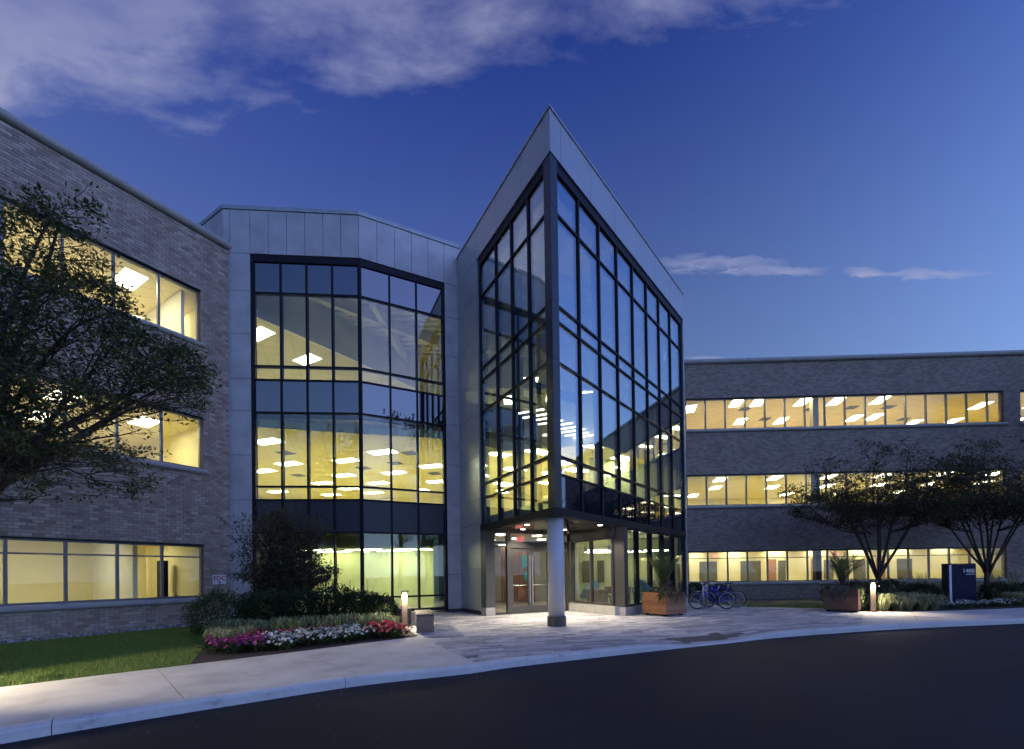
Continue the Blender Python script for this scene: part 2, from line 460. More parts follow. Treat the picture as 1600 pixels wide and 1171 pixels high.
def troffers(parent, pts, z, ang, mat, size=(1.2, .6), hang=.012):
    mb = MB().box(-size[0] / 2, size[0] / 2, -size[1] / 2, size[1] / 2, -hang, .012)
    me = mesh_of('ceiling_light', mb, mat)
    for x, y in pts: inst(me, 'ceiling_light', (x, y, z - .012), ang, parent)
def vents(parent, pts, z, ang):
    mb = MB()
    for i in range(5): mb.box(-.3, .3, -.28 + i * .12, -.22 + i * .12, -.012, .01)
    me = mesh_of('air_vent', mb, WFRAME)
    for x, y in pts: inst(me, 'air_vent', (x, y, z - .012), ang, parent)

# ------------------------------------------------------------------ brick wings
def wing(name, label, fr, s0, s1, ribbons, depth, facemat, base_z, ends):
    """ribbons: per floor a list of edge lists (module edges along s)"""
    root = thing(name, tuple(fr.P((s0 + s1) / 2, -depth / 2, 0)), label, 'building')
    T = 13.06; wb = MB()
    # horizontal bands of wall between the ribbons of windows, then piers beside them
    zc = [base_z] + [v for fl in FLOORS for v in (fl[0] - .06, fl[1] + .03)] + [12.86]
    openings = []
    for i in range(4): wb.fbox(fr, s0, s1, -.32, -.014, zc[2 * i], zc[2 * i + 1])
    for i, fl in enumerate(FLOORS):
        cur = s0
        for ed in ribbons[i]:
            if ed[0] - .04 > cur: wb.fbox(fr, cur, ed[0] - .04, -.32, -.014, zc[2 * i + 1], zc[2 * i + 2])
            cur = ed[-1] + .04
            openings.append((ed[0] - .04, ed[-1] + .04, zc[2 * i + 1], zc[2 * i + 2]))
        if cur < s1: wb.fbox(fr, cur, s1, -.32, -.014, zc[2 * i + 1], zc[2 * i + 2])
    # end and back walls
    if ends[0]: wb.fbox(fr, s0, s0 + .3, -depth, -.33, base_z, 12.86)
    if ends[1]: wb.fbox(fr, s1 - .3, s1 - .003, -depth, -.33, base_z, 12.86)
    wb.fbox(fr, s0, s1, -depth - .3, -depth - .003, base_z, 12.86)
    part('wall', wb, facemat, root)
    part('roof', MB().fbox(fr, s0 + .05, s1 - .05, -depth, -.2, 12.6, 12.82), ROOFM, root)
    # half round cornice and sills
    def halfround(zc_, r, out, n0=-.02, k=9):
        pr = [(n0, zc_ - r)] + [(out * sin(pi * j / k), zc_ - r * cos(pi * j / k)) for j in range(k + 1)] + [(n0, zc_ + r)]
        return pr
    cb = MB().profile(fr, halfround(12.93, .13, .15, -.34), s0, s1 + .07)
    cb.fbox(fr, s0, s1 + .04, -.36, .02, 13.06, 13.085)
    part('cornice', cb, PRECAST, root)
    for i, fl in enumerate(FLOORS):
        for ed in ribbons[i]:
            a, b = ed[0] - .12, ed[-1] + .12
            part('window_sill', MB().profile(fr, halfround(fl[0] - .15, .09, .1), a, b), PRECAST, root)
            part('lintel', MB().fbox(fr, ed[0] - .04, ed[-1] + .04, -.30, -.03, fl[1] + .002, fl[1] + .029), DARK, root)
            for s_, e_ in zip(ed[:-1], ed[1:]):
                fw = .032
                wf = MB()
                wf.fbox(fr, s_ + .001, s_ + fw, -.2, -.1, fl[0] - .06, fl[1]); wf.fbox(fr, e_ - fw, e_ - .001, -.2, -.1, fl[0] - .06, fl[1])
                wf.fbox(fr, s_ + fw, e_ - fw, -.199, -.101, fl[0] - .06, fl[0]); wf.fbox(fr, s_ + fw, e_ - fw, -.199, -.101, fl[1] - .05, fl[1])
                if i == 0: wf.fbox(fr, s_ + fw, e_ - fw, -.19, -.11, 2.11, 2.155)
                w = part('window', wf, WFRAME, root)
                zs = [(fl[0], 2.11), (2.155, fl[1] - .05)] if i == 0 else [(fl[0], fl[1] - .05)]
                for z0, z1 in zs:
                    part('pane', MB().fbox(fr, s_ + fw - .008, e_ - fw + .008, -.16, -.14, z0 - .008, z1 + .008), GLASS_WING, w)
    return root, openings

# left wing
M = 1.087
edL1 = [11.81 - .855 + 0 - M * k for k in range(9)][::-1]
edL1 = [s + .0 for s in edL1]
edL3 = [s - .05 for s in edL1]
left_wing, opL = wing('brick_building', 'brown brick office wing at the left edge, its lit windows half hidden by a tree', fLW, 0, 11.81, [[edL1], [edL1], [edL3]], 8.0, MORTAR, -.25, (True, True))

# bricks, laid course by course
CH, BL, GAP = .0865, .216, .012
def inside(op, s0, s1, z0, z1):
    for a, b, c, d in op:
        if s1 > a + .005 and s0 < b - .005 and z1 > c + .005 and z0 < d - .005: return (a, b)
    return None
loose = []; nrow = int((12.84 + .2) / CH)
bmb = MB()
brng = random.Random(3)
for r in range(nrow):
    z0 = -.2 + r * CH; z1 = z0 + CH - GAP
    s = 2.3 + (BL / 2 if r % 2 else 0)
    while s < 11.805:
        e = min(s + BL - GAP, 11.808)
        a_, b_ = s, e
        s += BL
        if b_ - a_ < .03: continue
        hit = inside(opL, a_, b_, z0, z1)
        if hit:
            # trim bricks at the jambs; drop those over the glass
            if a_ < hit[0] - .04: b_ = hit[0] - .004
            elif b_ > hit[1] + .04: a_ = hit[1] + .004
            else: continue
        loose.append((a_, b_, z0, z1, brng.uniform(-.003, .004)))
P0 = Vector((0, 0, EYE))
def vis_key(b):
    p = fLW.P((b[0] + b[1]) / 2, 0, (b[2] + b[3]) / 2)
    u = 800 + 700 * p.x / max(.1, p.y)
    return (0 if u > -5 else 1, (p - P0).length)
loose.sort(key=vis_key)
brick_me = {}
for i, (a, b, z0, z1, out) in enumerate(loose):
    if i < 300:
        L = round(b - a, 3)
        if L not in brick_me:
            h = (z1 - z0) / 2
            brick_me[L] = mesh_of('brick', MB().box(-L / 2, L / 2, -.0075, .0075, -h, h), BRICK)
        o = inst(brick_me[L], 'brick', tuple(fLW.P((a + b) / 2, -.0075 + out, (z0 + z1) / 2)), fLW.ang, left_wing)
    else: bmb.fbox(fLW, a, b, -.016, out, z0, z1)
part('brickwork', bmb, BRICK, left_wing, kind='stuff')
# end of the left wing towards the glass bay, above the bay wall only its cornice shows
# rooms behind the left wing windows
def wing_rooms(root, fr, s0, s1, depth, specs):
    for i, (zf, zcl, cm, wm) in enumerate(specs):
        part('floor', MB().fbox(fr, s0 + .3, s1 - .3, -depth, -.33, zf - .2, zf), FLOOR_IN, root)
        part('ceiling', MB().fbox(fr, s0 + .3, s1 - .3, -depth, -.33, zcl, zcl + .06), cm, root)
        wl = MB().fbox(fr, s0 + .31, s1 - .31, -depth + .02, -depth + .1, zf, zcl)
        wl.fbox(fr, s0 + .302, s0 + .4, -depth + .1, -.34, zf, zcl); wl.fbox(fr, s1 - .4, s1 - .302, -depth + .1, -.34, zf, zcl)
        part('interior_wall', wl, wm, root)
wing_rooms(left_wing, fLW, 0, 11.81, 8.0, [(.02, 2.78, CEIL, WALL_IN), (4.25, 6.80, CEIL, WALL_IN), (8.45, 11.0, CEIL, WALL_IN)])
g_ = lambda s, n: fLW.xy(s, n)
troffers(left_wing, [(-12.068, 14.184), (-12.443, 16.448), g_(6.3, -1.4), g_(6.3, -4.0), g_(8.3, -4.2), g_(4.0, -1.4), g_(3.9, -4), g_(10.6, -4.2), g_(8.6, -6.4)], 11.0, fLW.ang + pi / 2, LAMP)
troffers(left_wing, [(-14.538, 19.898), g_(10.2, -2.2), g_(8, -1.6), g_(5.8, -1.6), g_(3.6, -1.6), g_(8.2, -4.4), g_(5.8, -4.4), g_(3.4, -4.4)], 6.80, fLW.ang + pi / 2, LAMP)
troffers(left_wing, [g_(10.2, -3.6), g_(8, -2.6), g_(5.8, -2.6), g_(3.6, -2.6), g_(8, -5.6), g_(5.4, -5.6), g_(10.2, -6.2)], 2.78, fLW.ang + pi / 2, LAMP_LOW)
# partitions seen in the left wing
pw = MB().fbox(fLW, 9.5, 9.62, -4.6, -1.2, .02, 2.77)
part('interior_wall', pw, WALL_WHITE, left_wing)
part('interior_wall', MB().fbox(fLW, 2.0, 9.49, -4.72, -4.6, .02, 2.77), WALL_IN, left_wing)
part('whiteboard', MB().fbox(fLW, 9.75, 10.75, -5.2, -5.15, .85, 2.25), plain('whiteboard', (.85, .86, .88), .35), left_wing)
part('interior_wall', MB().fbox(fLW, 9.63, 11.3, -5.4, -5.3, .02, 2.77), WALL_IN, left_wing)
part('cabinet', MB().fbox(fLW, 10.95, 11.15, -3.4, -3.0, .02, 2.1), DARK, left_wing)
part('interior_wall', MB().fbox(fLW, 10.62, 10.72, -3.6, -.6, 8.45, 10.99), WALL_WHITE, left_wing)

# right wing
edR = [3 + .928 - 1.075 + 1.0745 * k for k in range(16)] + [3 + 16.69]
edR1 = [3 + .93 - 1.072 + 1.0725 * k for k in range(16)] + [3 + 16.66]
ed2 = [20.62 + 1.0745 * k for k in range(5)]
BRICKW, t_, b_ = nodes_of('brick_far')
tcx = t_.nodes.new('ShaderNodeNewGeometry'); mpx = t_.nodes.new('ShaderNodeMapping'); t_.links.new(tcx.outputs['Position'], mpx.inputs[0])
mpx.inputs['Rotation'].default_value = (radians(90), 0, 0)
bt = t_.nodes.new('ShaderNodeTexBrick'); t_.links.new(mpx.outputs[0], bt.inputs[0])
bt.inputs['Scale'].default_value = 1; bt.inputs['Brick Width'].default_value = BL; bt.inputs['Row Height'].default_value = CH
bt.inputs['Mortar Size'].default_value = .007; bt.inputs['Bias'].default_value = -.1
bt.inputs['Color1'].default_value = (.22, .175, .14, 1); bt.inputs['Color2'].default_value = (.36, .295, .24, 1); bt.inputs['Mortar'].default_value = (.24, .215, .19, 1)
mxx = t_.nodes.new('ShaderNodeMix'); mxx.data_type = 'RGBA'; mxx.blend_type = 'MULTIPLY'; mxx.inputs[0].default_value = 1
t_.links.new(bt.outputs[0], mxx.inputs[6]); t_.links.new(ramp(t_, wnoise(t_, 1.1, 6), [(.3, (.88,) * 3), (.72, (1.06,) * 3)]), mxx.inputs[7])
t_.links.new(mxx.outputs[2], b_.inputs['Base Color']); b_.inputs['Roughness'].default_value = .9
bump(t_, b_, bt.outputs['Fac'], -.5, .008)
right_wing, opR = wing('brick_building', 'long grey-brown brick office wing behind the trees on the right', fRW, 0, 29, [[edR1], [edR, ed2], [edR, ed2]], 9.0, BRICKW, -.6, (True, True))
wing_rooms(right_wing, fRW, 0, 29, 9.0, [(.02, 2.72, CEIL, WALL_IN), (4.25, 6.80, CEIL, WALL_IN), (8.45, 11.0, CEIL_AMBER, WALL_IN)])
HDG = pi / 2 - radians(13.6)
r3 = [(12.907, 25.174), (14.106, 25.123), (14.733, 28.305), (17.321, 28.29), (16.644, 25.12), (18.539, 25.102), (21.762, 28.0), (20.948, 25.004), (22.897, 27.817), (26.426, 29.078), (28.846, 28.871), (27.759, 26.095), (10.6, 26.0), (11.3, 30.5), (17.5, 31.5), (23, 31.2), (31, 26), (33, 29)]
troffers(right_wing, [(x, y + .25) for x, y in r3], 11.0, HDG, LAMP_AMBER)
r2 = [(12.234, 26.143), (13.142, 28.756), (15.273, 25.9), (16.809, 28.804), (19.457, 31.577), (12.858, 31.576), (18.3, 25.8), (20.2, 28.6), (21.4, 25.7), (23.4, 28.4), (24.6, 25.6), (26.6, 28.3), (27.7, 25.5), (29.7, 28.2), (23, 31.5), (27, 31.2), (31, 25.6)]
troffers(right_wing, r2, 6.80, HDG, LAMP)
r1 = [(10.6 + 2.3 * k, 26.4 + (k % 2) * .2) for k in range(9)] + [(11.5 + 2.6 * k, 28.2) for k in range(7)]
troffers(right_wing, r1, 2.72, 0, LAMP_LOW)
vents(right_wing, [(13.9, 26.4), (17.9, 26.6), (20.2, 26.4), (16.1, 28.2), (22.4, 26.4), (25.2, 28.6)], 11.0, 0)
part('column', MB().fbox(fRW, 3 + 6.95, 3 + 7.25, -.75, -.45, 8.45, 10.99), plain('tan_column_paint', (.4, .31, .16), .8), right_wing)
part('column', MB().fbox(fRW, 3 + 6.95, 3 + 7.25, -.75, -.45, 4.25, 6.79), DARK, right_wing)
part('column', MB().fbox(fRW, 3 + 6.95, 3 + 7.25, -.75, -.45, .02, 2.71), DARK, right_wing)
# ground floor corridor wall with doors and windows
part('interior_wall', MB().fbox(fRW, 1, 28, -4.3, -4.2, .02, 2.71), WALL_IN, right_wing)
DOORW = plain('interior_door_wood', (.34, .16, .07), .5, vary=.2, scale=8)
BLIND = plain('dark_inner_window', (.12, .115, .08), .3)
for s_, w_, kind in ((3.3, .9, 'w'), (5.0, 1.1, 'g'), (7.6, 1.25, 'g'), (9.25, .55, 'd'), (9.95, .45, 'g'), (12.0, .5, 'd'), (12.8, .55, 'g'), (14.6, .75, 'g'), (16.0, .55, 'd'), (17.3, .9, 'g'), (13.7, .35, 'g')):
    if kind == 'd': part('interior_door', MB().fbox(fRW, s_, s_ + w_, -4.19, -4.14, .02, 2.15), DOORW, right_wing)
    elif kind == 'g': part('interior_window', MB().fbox(fRW, s_, s_ + w_, -4.19, -4.15, .55, 2.05), BLIND, right_wing)
    else:
        d_ = part('interior_door', MB().fbox(fRW, s_, s_ + w_, -4.19, -4.14, .02, 2.2), WALL_WHITE, right_wing)
        part('push_bar', MB().fbox(fRW, s_ + .1, s_ + w_ - .1, -4.135, -4.08, 1.0, 1.07), WFRAME, d_)
for s_ in (5.85, 13.35):
    part('exit_sign', MB().fbox(fRW, s_, s_ + .3, -4.1, -4.06, 2.3, 2.5), EXIT_RED, right_wing)

# ------------------------------------------------------------------ helpers for cladding and curtain walls
def clad(parent, fr, rects, n0=-.02, n1=0.0, mat=ALU, gap=.007):
    for s0, s1, z0, z1 in rects:
        part('cladding_panel', MB().fbox(fr, s0 + gap, s1 - gap, n0, n1, z0 + gap, z1 - gap), mat, parent)
def curtain(parent, fr, s_ed, z_ed, kinds, gmat, ng=-.10, jamb=(.09, .09), head=.2, foot=.08, mw=.062):
    cw = MB(); a, b = s_ed[0], s_ed[-1]; z0, z1 = z_ed[0], z_ed[-1]
    if jamb[0]: cw.fbox(fr, a - jamb[0], a, ng - .12, ng + .07, z0, z1)
    if jamb[1]: cw.fbox(fr, b, b + jamb[1], ng - .12, ng + .07, z0, z1)
    cw.fbox(fr, a - jamb[0], b + jamb[1], ng - .122, ng + .072, z1, z1 + head)
    cw.fbox(fr, a - jamb[0], b + jamb[1], ng - .122, ng + .072, z0 - foot, z0)
    c = part('curtain_wall', cw, DARK, parent)
    for s in s_ed[1:-1]: part('mullion', MB().fbox(fr, s - mw / 2, s + mw / 2, ng - .13, ng + .06, z0, z1), DARK, c)
    for z in z_ed[1:-1]: part('transom', MB().fbox(fr, a, b, ng - .1, ng + .05, z - .03, z + .03), DARK, c)
    for s0, s1 in zip(s_ed[:-1], s_ed[1:]):
        for k, (y0, y1) in enumerate(zip(z_ed[:-1], z_ed[1:])):
            if kinds[k] == 's': part('spandrel_panel', MB().fbox(fr, s0 + .015, s1 - .015, ng - .02, ng + .018, y0 + .012, y1 - .012), SPANDREL, c)
            elif kinds[k] == 'd': part('spandrel_panel', MB().fbox(fr, s0 + .015, s1 - .015, ng - .02, ng + .012, y0 + .012, y1 - .012), DARKPANEL, c)
            else: part('pane', MB().fbox(fr, s0 + .015, s1 - .015, ng - .012, ng + .012, y0 + .015, y1 - .015), gmat, c)
    return c
DARKPANEL = plain('dark_blue_panel', (.022, .026, .04), .4, 0, vary=.05)

# ------------------------------------------------------------------ glass bay between the left wing and the tower
bay = thing('glass_building', (-5.5, 22, 0), 'pale metal panelled link building with a faceted wall of dark framed glass', 'building')
ZB = [12.7, 11.4, 9.9, 8.33, 7.23, 5.68, 4.13, 2.98, 1.45, .12]
col = [(.16, .225, a, b) for b, a in zip(ZB[:-1], ZB[1:])] + [(.225, .895, a, b) for b, a in zip(ZB[:-1], ZB[1:])]
top1 = [.225, .895] + [.895 + (fB1.L - .895) * k / 6 for k in range(1, 7)]
clad(bay, fB1, col)
clad(bay, fB1, [(0.0, .225, 13.1, 14.22), (.16, .225, 12.7, 13.1)] + [(a, b, 12.7, 14.22) for a, b in zip(top1[:-1], top1[1:])], n0=-.2)
top2 = [fB2.L * k / 6 for k in range(7)]
clad(bay, fB2, [(a, b, 12.703, 14.223) for a, b in zip(top2[:-1], top2[1:])], n0=-.2)
clad(bay, fB2, [(3.15, fB2.L, a, b) for b, a in zip(ZB[:-1], ZB[1:])])
# return of the parapet over the left wing roof
fBR = Fr((BA[0] - .857 * 7, BA[1] + .515 * 7), BA)
clad(bay, fBR, [(7 - .9 * (k + 1), 7 - .9 * k, 13.1, 14.22) for k in range(7)])
bk = MB()
bk.fbox(fB1, .17, .89, -.28, -.021, .0, 12.69); bk.fbox(fB2, 3.16, fB2.L, -.28, -.021, .0, 12.69)
bk.fbox(fB1, .02, fB1.L - .02, -.4, -.202, 12.71, 14.2); bk.fbox(fB2, .02, fB2.L - .01, -.4, -.202, 12.712, 14.202); bk.fbox(fBR, .0, 6.98, -.3, -.021, 13.1, 14.2)
bk.fbox(fB1, .17, .895, -.2, -.035, .0, .115); bk.fbox(fB2, 3.16, fB2.L, -.2, -.035, .0, .116)
part('wall', bk, JOINT, bay)
cp = MB()
for f_, a, b, dzz in ((fB1, -.02, fB1.L + .01, 0), (fB2, -.01, fB2.L, .002), (fBR, 0, 7.01, .004)):
    cp.fbox(f_, a, b, -.42, .03, 14.225 + dzz, 14.36 + dzz)
part('coping', cp, COPE, bay)
ZC = [.21, .664, 2.985, 4.13, 4.60, 7.19, 8.33, 8.81, 11.38, 12.46]
KB = ['g', 'g', 'd', 'g', 'g', 's', 'g', 'g', 's']
e1 = [1.0 + (fB1.L - .075 - 1.0) * k / 4 for k in range(5)]
e2 = [.075, 1.065, 2.055, 3.05]
curtain(bay, fB1, e1, ZC, KB, GLASS_BAY, jamb=(.1, .06), head=.235, foot=.1)
curtain(bay, fB2, e2, ZC, KB, GLASS_BAY, jamb=(.06, .1), head=.232, foot=.102)
# rooms of the bay
P_ = [fB1.xy(.95, -.45), fB1.xy(fB1.L, -.47), fB2.xy(3.1, -.45), (-1.9, 20), (-2.3, 31), (-17, 31), (-13.2, 18.0), (-9.45, 15.95)]
part('floor', MB().prism(P_, -.05, .04), FLOOR_LOBBY, bay)
part('floor', MB().prism(P_, 3.4, 4.0), FLOOR_IN, bay)
part('floor', MB().prism(P_, 7.3, 8.2), FLOOR_IN, bay)
part('ceiling', MB().prism([fB1.xy(.95, -.45), fB2.xy(3.1, -.45)] + P_[3:], 6.80, 6.84), CEIL, bay)
part('ceiling', MB().prism([P_[0], P_[1], P_[2]], 7.1, 7.15), plain('bulkhead_paint', (.3, .29, .2), .8), bay)
part('bulkhead', MB().prism([fB1.xy(.95, -.45), fB2.xy(3.1, -.45), (fB2.xy(3.1, -.45)[0] - .02, fB2.xy(3.1, -.45)[1] + .08), (fB1.xy(.95, -.45)[0] - .02, fB1.xy(.95, -.45)[1] + .08)], 6.79, 7.1), CEIL, bay)
part('ceiling', MB().prism([fB1.xy(.9, -.5), (-9.29, 16.39), (-6.793, 19.927), (-4.736, 23.069), (-2.3, 27), (-2.3, 31), (-17, 31), (-13.2, 18.0), (-9.45, 15.95)], 11.0, 11.06), CEIL, bay)
part('bulkhead', MB().prism([(-9.29, 16.39), (-6.793, 19.927), (-4.736, 23.069), (-2.3, 27), (-2.2, 26.9), (-4.68, 22.95), (-6.74, 19.8), (-9.2, 16.3)], 10.97, 12.55), WALL_WHITE, bay)
part('ceiling', MB().prism([fB1.xy(.95, -.4), fB1.xy(fB1.L, -.42), fB2.xy(3.1, -.4), (-1.9, 20), (-2.3, 29), (-9.4, 16.2)], 12.6, 12.68), WALL_WHITE, bay)
rb = MB()
for k in range(22):
    y = 16.6 + k * .42
    rb.box(-8.6 + k * .25, min(-2.3, -6.2 + (y - 15.75) * 1.975), y, y + .16, 12.5, 12.6)
part('roof_deck', rb, WALL_WHITE, bay)
for (a, b) in (((-8.0, 16.6), (-2.6, 21.6)), ((-5.4, 16.3), (-5.2, 23)), ((-8.6, 16.2), (-3.0, 18.1))):
    f_ = Fr(a, b); part('roof_beam', MB().fbox(f_, 0, f_.L, -.12, .12, 12.1, 12.5), WALL_WHITE, bay)
part('roof', MB().prism([fB1.xy(.03, -.3), fB1.xy(fB1.L, -.32), fB2.xy(3.7, -.3), (-1.9, 20), (-2.3, 31), (-17, 31), (-15.5, 19.2)], 12.72, 13.0), ROOFM, bay)
wl = MB()
wl.prism([(-2.3, 31), (-17, 31), (-17, 31.2), (-2.3, 31.2)], 0, 12.7)
wl.prism([(-17.2, 31), (-17, 31), (-13.2, 18), (-9.45, 15.95), (-9.5, 15.87), (-13.35, 17.9)], 0, 12.6)
wl.prism([fB2.xy(3.3, -.3), fB2.xy(3.6, -.3), (-1.75, 20), (-2.15, 31), (-2.3, 31), (-1.9, 20)], 0, 12.6)
part('interior_wall', wl, WALL_IN, bay)
# ground floor of the bay: shallow, greenish walls and lowered ceilings
part('interior_wall', MB().prism([(-13.2, 21.2), (-1.95, 20.2), (-1.95, 20.4), (-13.2, 21.4)], .04, 3.38), WALL_GREEN, bay)
part('interior_wall', MB().prism([(-3.1, 17.7), (-2.9, 17.7), (-2.6, 20.2), (-2.8, 20.2)], .04, 3.38), WALL_GREEN, bay)
part('ceiling', MB().prism([(-9.3, 17.0), (-2.9, 18.6), (-2.6, 20.2), (-13, 21.1)], 2.55, 2.62), WALL_GREEN, bay)
part('ceiling', MB().prism(P_, 3.3, 3.38), WALL_GREEN, bay)
troffers(bay, [(-8.2, 18.6), (-6.2, 18.8), (-4.2, 19.0), (-8.0, 20.2), (-5.2, 19.8)], 2.55, -.15, LAMP_TOWER, size=(1.6, .12))
troffers(bay, [(-3.6, 19.5), (-6.6, 20.2)], 2.54, 0, LAMP_SOFT, size=(.25, .25))
b2 = [(-9.543, 17.585), (-12.408, 22.438), (-10.476, 21.098), (-7.606, 20.653), (-8.84, 23.694), (-10.774, 25.588), (-5.53, 19.332), (-6.059, 23.259), (-7.651, 25.802), (-3.905, 21.958), (-9.904, 27.321), (-8.835, 28.798), (-11.764, 29.274), (-5.8, 28.2), (-14.6, 28.0), (-4.2, 25.6)]
troffers(bay, b2, 6.80, radians(-19), LAMP)
vents(bay, [(-9.7, 19.3), (-7.3, 22.2), (-5.5, 21.3), (-4.4, 19.6), (-4.0, 23.6), (-11.2, 23.6)], 6.80, radians(-19))
troffers(bay, [(-8.874, 19.598), (-9.786, 17.476), (-12, 22), (-9.5, 24), (-6.8, 25.4), (-12, 27), (-4.4, 28)], 11.0, radians(-30), LAMP)

# ------------------------------------------------------------------ entrance tower
tower = thing('entrance_tower', (1.5, 18, 0), 'sharp cornered glass entrance tower with a pale metal frame over the doors', 'building')
TOPZ, FASZ = 13.79, 12.64
jl = [0, TLL - 4.721, TLL - 3.135, TLL - 1.502, TLL]
jr = [0, .529, 2.159, 3.782, 5.483, 7.185, 8.884, fTR.L]
MIT = 1.474        # the corner is 68 degrees: mitre per metre of depth
clad(tower, fTL, [(a, b, FASZ, TOPZ) for a, b in zip(jl[:-2], jl[1:-1])], n0=-.26, mat=ALU_TOWER)
clad(tower, fTR, [(a, b, FASZ, TOPZ) for a, b in zip(jr[1:-1], jr[2:])], n0=-.26, mat=ALU_TOWER)
part('cladding_panel', MB().mbox(fTL, jl[-2] + .007, TLL - .002, -.26, 0, FASZ + .007, TOPZ - .007, 0, MIT), ALU_TOWER, tower)
part('cladding_panel', MB().mbox(fTR, .002, jr[1] - .007, -.26, 0, FASZ + .007, TOPZ - .007, -MIT, 0), ALU_TOWER, tower)
ZT = [FASZ, 11.45, 9.95, 8.28, 7.2, 5.66, 4.12, 3.25, 1.66, .14]
clad(tower, fTL, [(0, TLL - 4.65, a, b) for b, a in zip(ZT[:-1], ZT[1:])], n0=-.26, mat=ALU_TOWER)
clad(tower, fTR, [(10.36, fTR.L, a, b) for b, a in zip(ZT[:-1], ZT[1:])], n0=-.3, mat=ALU_TOWER)
tb = MB()
tb.fbox(fTL, .01, TLL - .6, -.4, -.262, FASZ + .02, TOPZ - .02); tb.fbox(fTR, .6, fTR.L - .01, -.4, -.262, FASZ + .02, TOPZ - .02)
tb.fbox(fTL, .01, TLL - 4.66, -.4, -.262, 0, FASZ); tb.fbox(fTR, 10.37, fTR.L - .01, -.4, -.302, 0, FASZ)
tb.fbox(fTL, .01, TLL - 4.66, -.25, -.03, 0, .135)
part('wall', tb, JOINT, tower)
# return of the tower at its right end
fTX = Fr(TG, (8.9, 24.4))
clad(tower, fTX, [(.02, 4.6, a, b) for b, a in zip([TOPZ] + ZT[:-1], ZT)], n0=-.3, mat=ALU_TOWER)
ct = MB(); ct.mbox(fTL, 0, TLL - .001, -.3, .03, TOPZ, TOPZ + .055, 0, MIT); ct.mbox(fTR, .001, fTR.L + .03, -.3, .03, TOPZ, TOPZ + .055, -MIT, 0)
ct.fbox(fTX, .0, 4.6, -.3, .03, TOPZ + .009, TOPZ + .064)
part('coping', ct, ALU_TOWER, tower)
part('roof', MB().prism([fTL.xy(.3, -.3), fTL.xy(TLL - .8, -.3), fTR.xy(.9, -.3), fTR.xy(fTR.L - .3, -.4), (8.3, 24.2), (-1.2, 24.2)], 12.72, 13.0), ROOFM, tower)
ZTC = [3.2, 4.12, 4.615, 7.17, 8.28, 8.72, 11.25, 12.36]
er = [.36] + [1.55 + 1.239 * k for k in range(8)]
er = er[:8] + [10.24]
el = [TLL - s for s in (4.55, 4.20, 3.37, 2.313, 1.299, .36)][1:]
el[0] = TLL - 4.5
curtain(tower, fTR, er, ZTC, ['s', 'g', 'g', 'g', 'g', 'g', 'g'], GLASS_TOWER, ng=-.12, jamb=(.0, .13), head=.275, foot=.0, mw=.07)
curtain(tower, fTL, el, ZTC, ['g', 'g', 'g', 'g', 'g', 'g', 'g'], GLASS_TOWER, ng=-.12, jamb=(.14, .0), head=.275, foot=.0, mw=.07)
CORNER = plain('corner_metal', (.035, .037, .05), .35, .4, vary=.05)
# folded metal corner
for z0, z1 in ((3.2, 4.72), (4.72, 7.2), (7.2, 8.72), (8.72, 11.3), (11.3, FASZ - .01)):
    ap = MB()
    p = [fTL.xy(TLL - .36, -.02), fTL.xy(TLL - .03, -.02), fTR.xy(.36, -.02), fTR.xy(.36, -.16), fTL.xy(TLL - .36, -.16)]
    ap.prism(p, z0 + .006, z1 - .006)
    part('corner_panel', ap, CORNER, tower)
# dark beam round the foot of the glass and the metal soffit
bm = MB(); 
part('beam', MB().mbox(fTL, TLL - 4.65, TLL - .002, -.26, .0, 2.97, 3.195, 0, MIT), DARK, tower)
part('beam', MB().mbox(fTR, .002, 10.36, -.26, .0, 2.97, 3.195, -MIT, 0), DARK, tower)
PIER_L = (-.77, 15.65); CWC = (2.2, 17.13); PIER_R = (3.41, 15.04)
SOFF, st, sb = nodes_of('soffit_metal')
sb.inputs['Base Color'].default_value = (.4, .39, .36, 1); sb.inputs['Metallic'].default_value = .85; sb.inputs['Roughness'].default_value = .13
sp = [fTL.xy(TLL - 4.5, -.22), fTL.xy(TLL - .3, -.2), fTR.xy(.3, -.2), fTR.xy(4.2, -.2), (2.4, 17.3), (-.8, 15.9)]
# soffit panels, split along the door axis
cx_, cy_ = 1.3, 16.6
for a, b in (((-1, 15.0), (4.6, 12.2)), ((-1, 16.3), (4.6, 13.5)), ((-1, 17.6), (4.6, 14.8)), ((-1, 18.9), (4.6, 16.1)), ((-1, 20.2), (4.6, 17.4))):
    q = clip_poly(sp, b, a); q = clip_poly(q, (a[0], a[1] - 1.29), (b[0], b[1] - 1.29))
    if len(q) > 2: part('soffit_panel', MB().prism(q, 2.99, 3.03), SOFF, tower)
spots = [(.5, 14.2), (1.5, 14.4), (1.9, 16.0), (.4, 15.6), (2.9, 14.6)]
for x, y in spots:
    part('downlight', MB().lathe([(.05, -.006), (.075, -.006), (.075, .01)], (x, y, 2.99), 14), LAMP_DOWN, tower)
# piers, plinths
pr = MB().fbox(fTL, TLL - 4.645, TLL - 4.24, -.36, -.005, .28, 2.965)
part('pier', pr, BRONZE, tower)
part('pier_base', MB().fbox(fTL, TLL - 4.64, TLL - 4.23, -.34, .015, 0, .275), PRECAST, tower)
fCW = Fr(CWC, PIER_R)
part('pier', MB().fbox(fTR, 4.1, 4.38, -.42, -.005, .28, 2.966), BRONZE, tower)
plb = MB().fbox(fCW, .0, fCW.L + .1, -.25, .06, 0, .30)
part('plinth', plb, PRECAST, tower)
part('plinth', MB().fbox(fTR, 4.07, 10.36, -.3, .03, 0, .27), PRECAST, tower)
